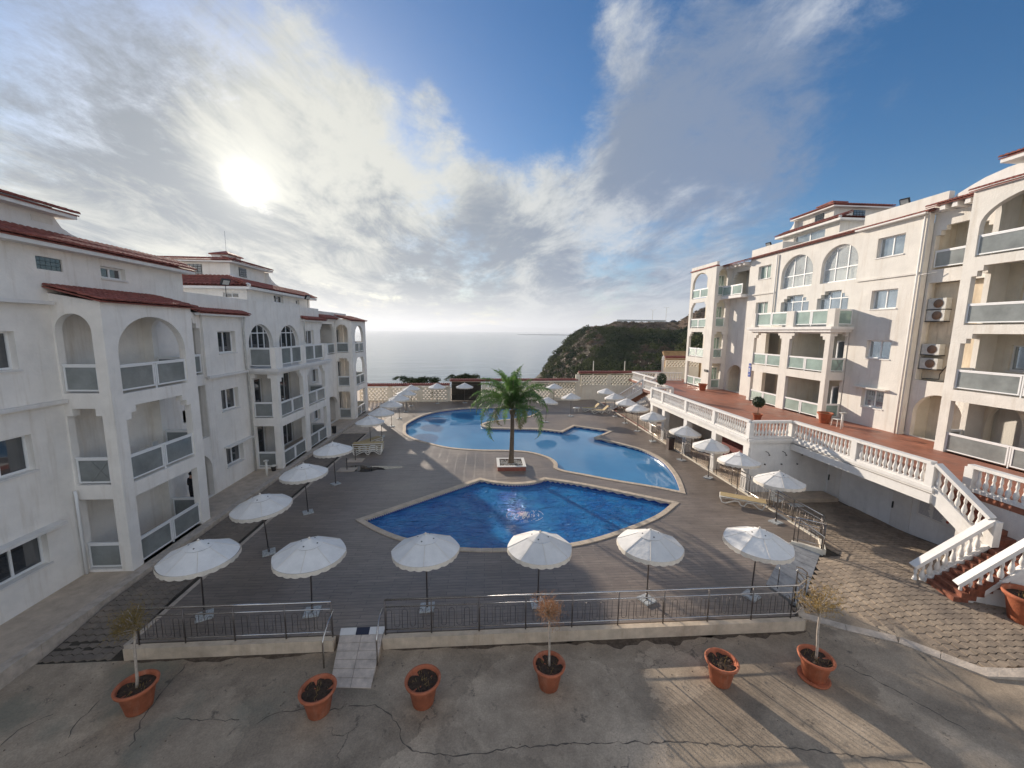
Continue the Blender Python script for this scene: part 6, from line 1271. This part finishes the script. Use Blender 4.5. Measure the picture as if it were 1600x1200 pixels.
# bushes as leaf clumps merged into one undergrowth mesh
def clump(n, leaf, flat=.8):
    v = rng.normal(size=(n, 3)); v /= np.linalg.norm(v, axis=1)[:, None]; v[:, 2] = np.abs(v[:, 2]); r = rng.uniform(.72, 1.05, (n, 1)); lump = 1+.22*np.sin(v[:, :1]*5+1)*np.cos(v[:, 1:2]*4); p = v*r*lump*np.array([1, 1, flat]); a = rng.normal(size=(n, 3)); a /= np.linalg.norm(a, axis=1)[:, None]; b = np.cross(v, a); b /= np.linalg.norm(b, axis=1)[:, None]+1e-6
    q = np.stack([p-a*leaf, p+b*leaf*.7, p+a*leaf, p-b*leaf*.7], 1); return q
def undergrowth(name, spots, m, n=170, leaf=.13, kind='stuff'):
    var = [clump(n, leaf) for _ in range(7)]; allv = []
    for i, (x, y, z, s_) in enumerate(spots):
        q = var[i % 7]*np.array([s_, s_, s_*(.8+.3*rng.random())]); an = rng.random()*6.28; c, s = math.cos(an), math.sin(an); q = q @ np.array([[c, s, 0], [-s, c, 0], [0, 0, 1]]); allv.append((q+np.array([x, y, z])).reshape(-1, 3))
    V = np.concatenate(allv).astype(np.float32); nq = len(V)//4; me = bpy.data.meshes.new(name); me.vertices.add(len(V)); me.vertices.foreach_set('co', V.ravel()); me.loops.add(nq*4); me.loops.foreach_set('vertex_index', np.arange(nq*4, dtype=np.int32)); me.polygons.add(nq); me.polygons.foreach_set('loop_start', np.arange(0, nq*4, 4, dtype=np.int32)); me.polygons.foreach_set('loop_total', np.full(nq, 4, dtype=np.int32)); me.materials.append(m); me.update(calc_edges=True); o = link(name, me); o['kind'] = kind; return o
sp_ = []; dry = []
for i in range(6500):
    y = random.uniform(95, 256); x = random.uniform(16, 190)*max(.45, y/250); z = hz_(x, y)
    if z < SEA+1.5: continue
    n_ = math.sin(x*.06+y*.04)+math.sin(x*.13-y*.07); s_ = random.choice((random.uniform(.8, 2.), random.uniform(1.5, 4.4)))*(1.0 if y > 150 else .9)
    if z > 9.5 and y > 215: 
        dry.append((x, y, z-.2, s_*.32))
        continue
    if n_ < -.55 and random.random() < .75: dry.append((x, y, z-.3, s_*.55)); continue
    sp_.append((x, y, z-s_*.25, s_))
o = undergrowth('hillside_bushes', sp_, bushleaf, 230, .13); o['label'] = 'dark green bushes covering the headland beyond the sea wall'; o['category'] = 'bushes'
o = undergrowth('dry_scrub', dry, scrubm, 120, .16); o['label'] = 'brown dry scrub on the top of the headland'; o['category'] = 'scrub'
def bush(x, y, z, rx, rz_, label, n=2600, leaf=.05, m=bushleaf):
    r_ = empty('bush', (x, y, z), label, 'bush'); c_ = []
    for k in range(9): c_.append((random.gauss(0, rx*.42), random.gauss(0, rx*.3), random.uniform(-.1, .55)*rz_, random.uniform(.35, .6)))
    V = []
    for a, b, c, s_ in c_: q = clump(n//9, leaf/s_)*np.array([rx*s_, rx*s_, rz_*s_*1.25])+np.array([a, b, c]); V.append(q.reshape(-1, 3))
    V = np.concatenate(V); me = bpy.data.meshes.new('crown'); me.from_pydata(V.tolist(), [], [(4*i, 4*i+1, 4*i+2, 4*i+3) for i in range(len(V)//4)]); me.materials.append(m); link('crown', me, r_)
    link('trunk', MB().tube([(0, 0, -1.5), (0, 0, .4)], .12, 6).mesh('trunk', bark), r_)
bush(-8.9, 49.5, 1.6, 2.0, 1.0, 'broad dark green bush showing above the left part of the lattice wall', 3600); bush(-6.6, 49.7, 1.4, 1.3, 1.0, 'smaller dark bush right of the broad one above the lattice wall', 2400); bush(-3.5, 50, 2.0, 1.4, 1.0, 'pine-like bush rising behind the tiled gate lintel', 2600); bush(-1.6, 50.3, 1.9, 1.2, .9, 'dark bush behind the wall just left of the palm crown', 2200)
# road furniture on the headland
def street_lamp(x, y, z, h, label):
    t = empty('street_lamp', (x, y, z), label, 'street lamp', 'street lamps on the headland'); link('pole', MB().tube([(0, 0, -1), (0, 0, h)], .11, 6).mesh('pole', greyplastic), t)
    for s_ in (-1, 1): link('arm', MB().tube([(0, 0, h-.1), (s_*1.3, 0, h+.25)], .06, 5).mesh('arm', greyplastic), t); link('lamp_head', MB().box(s_*1.2, -.12, h+.2, s_*1.9, .12, h+.34).mesh('lamp_head', greyplastic), t)
street_lamp(108.5, 252, 14.6, 8.0, 'left double-armed street lamp on the headland road'); street_lamp(117.5, 252, 14.8, 9.5, 'right double-armed street lamp on the headland road')
g_ = empty('guard_rail', (100, 249, 14.6), 'pale guard rail along the headland road', 'guard rail', world=True)
MB().box(84, 248.9, 15.2, 116, 249.0, 16.2).build('panel', mat('mesh_rail', (.55, .57, .55), .7), g_)
for i in range(17): MB().box(84+i*2, 248.8, 14.0, 84.12+i*2, 248.92, 16.4).build('post', greyplastic, g_)
def car(x, y, z, label, m_, s=1.):
    t = empty('parked_car', (x, y, z), label, 'car'); pr = [(-2.1, .35), (-2.1, .8), (-1.3, .95), (-.7, 1.42), (.7, 1.45), (1.3, 1.0), (2.05, .9), (2.1, .35)]
    mb = extrude_poly(pr, [], lambda a, b: (a, -.85, b), lambda a, b: (a, .85, b)); o = link('body', mb.mesh('body', m_), t); fix(o.data)
    for a in (-1.3, 1.3):
        for b in (-.8, .8): link('wheel', MB().tube([(a, b-.1, .33), (a, b+.1, .33)], .33, 12).mesh('wheel', black), t)
    link('window', MB().add([(-.75, -.86, 1.36), (.68, -.86, 1.38), (1.1, -.86, 1.02), (-1.1, -.86, 1.0)], [(3, 2, 1, 0)]).mesh('window', winglass), t)
car(122, 251, 14.9, 'dark car parked on the headland road behind the lamps', car_paint); car(88.5, 251, 14.7, 'grey car parked at the left end of the headland road', mat('grey_car', (.3, .33, .35), .35))
# far coast
fm = mat('far_land', (.10, .13, .16), 1)
def ridge(name, pts, depth, m_, label=None):
    mb = MB(); n = len(pts); v = [(x, y, SEA-1) for x, y, z in pts]+[(x, y, z) for x, y, z in pts]+[(x, y+depth, SEA-1) for x, y, z in pts]; mb.add(v, [(i, i+1, n+i+1, n+i) for i in range(n-1)]+[(n+i, n+i+1, 2*n+i+1, 2*n+i) for i in range(n-1)]); return mb.build(name, m_, kind='structure')
rr = random.Random(3); pts = []
for i in range(160):
    x = -16000+i*230; h = 150+170*math.sin(i*.055+.6)**2+60*math.sin(i*.21)+40*math.sin(i*.47)+rr.gauss(0, 12); pts.append((x, 26000, max(20, h)))
ridge('far_mountains', pts, 3000, fm)
ridge('breakwater', [(350, 4200, SEA+5), (700, 4200, SEA+7), (1250, 4200, SEA+7)], 40, fm)
ridge('far_point', [(1060, 4000, SEA+2), (1130, 4000, SEA+22), (1210, 4000, SEA+50), (1300, 4000, SEA+65), (1500, 4000, SEA+95), (2200, 4000, SEA+130)], 500, fm)
lt = empty('lighthouse', (1010, 4200, SEA), 'tiny lighthouse at the end of the distant breakwater', 'lighthouse'); link('tower', MB().lathe([(9, 0), (6, 42)], 10).mesh('tower', white_pl), lt); link('lantern', MB().lathe([(5, 42), (5, 50), (.5, 56)], 10).mesh('lantern', greyplastic), lt)
hz = MB().box(-30000, -60, SEA-2, 30000, 29500, 300.); hm = bpy.data.materials.new('haze'); hm.use_nodes = True; t_ = hm.node_tree; t_.nodes.clear(); pv = t_.nodes.new('ShaderNodeVolumePrincipled'); pv.inputs['Color'].default_value = (.80, .86, .95, 1); pv.inputs['Density'].default_value = 1.3e-4; pv.inputs['Anisotropy'].default_value = .3; oo = t_.nodes.new('ShaderNodeOutputMaterial'); t_.links.new(pv.outputs[0], oo.inputs['Volume'])
HAZE = True
if HAZE: hz.build('haze', hm, kind='stuff')
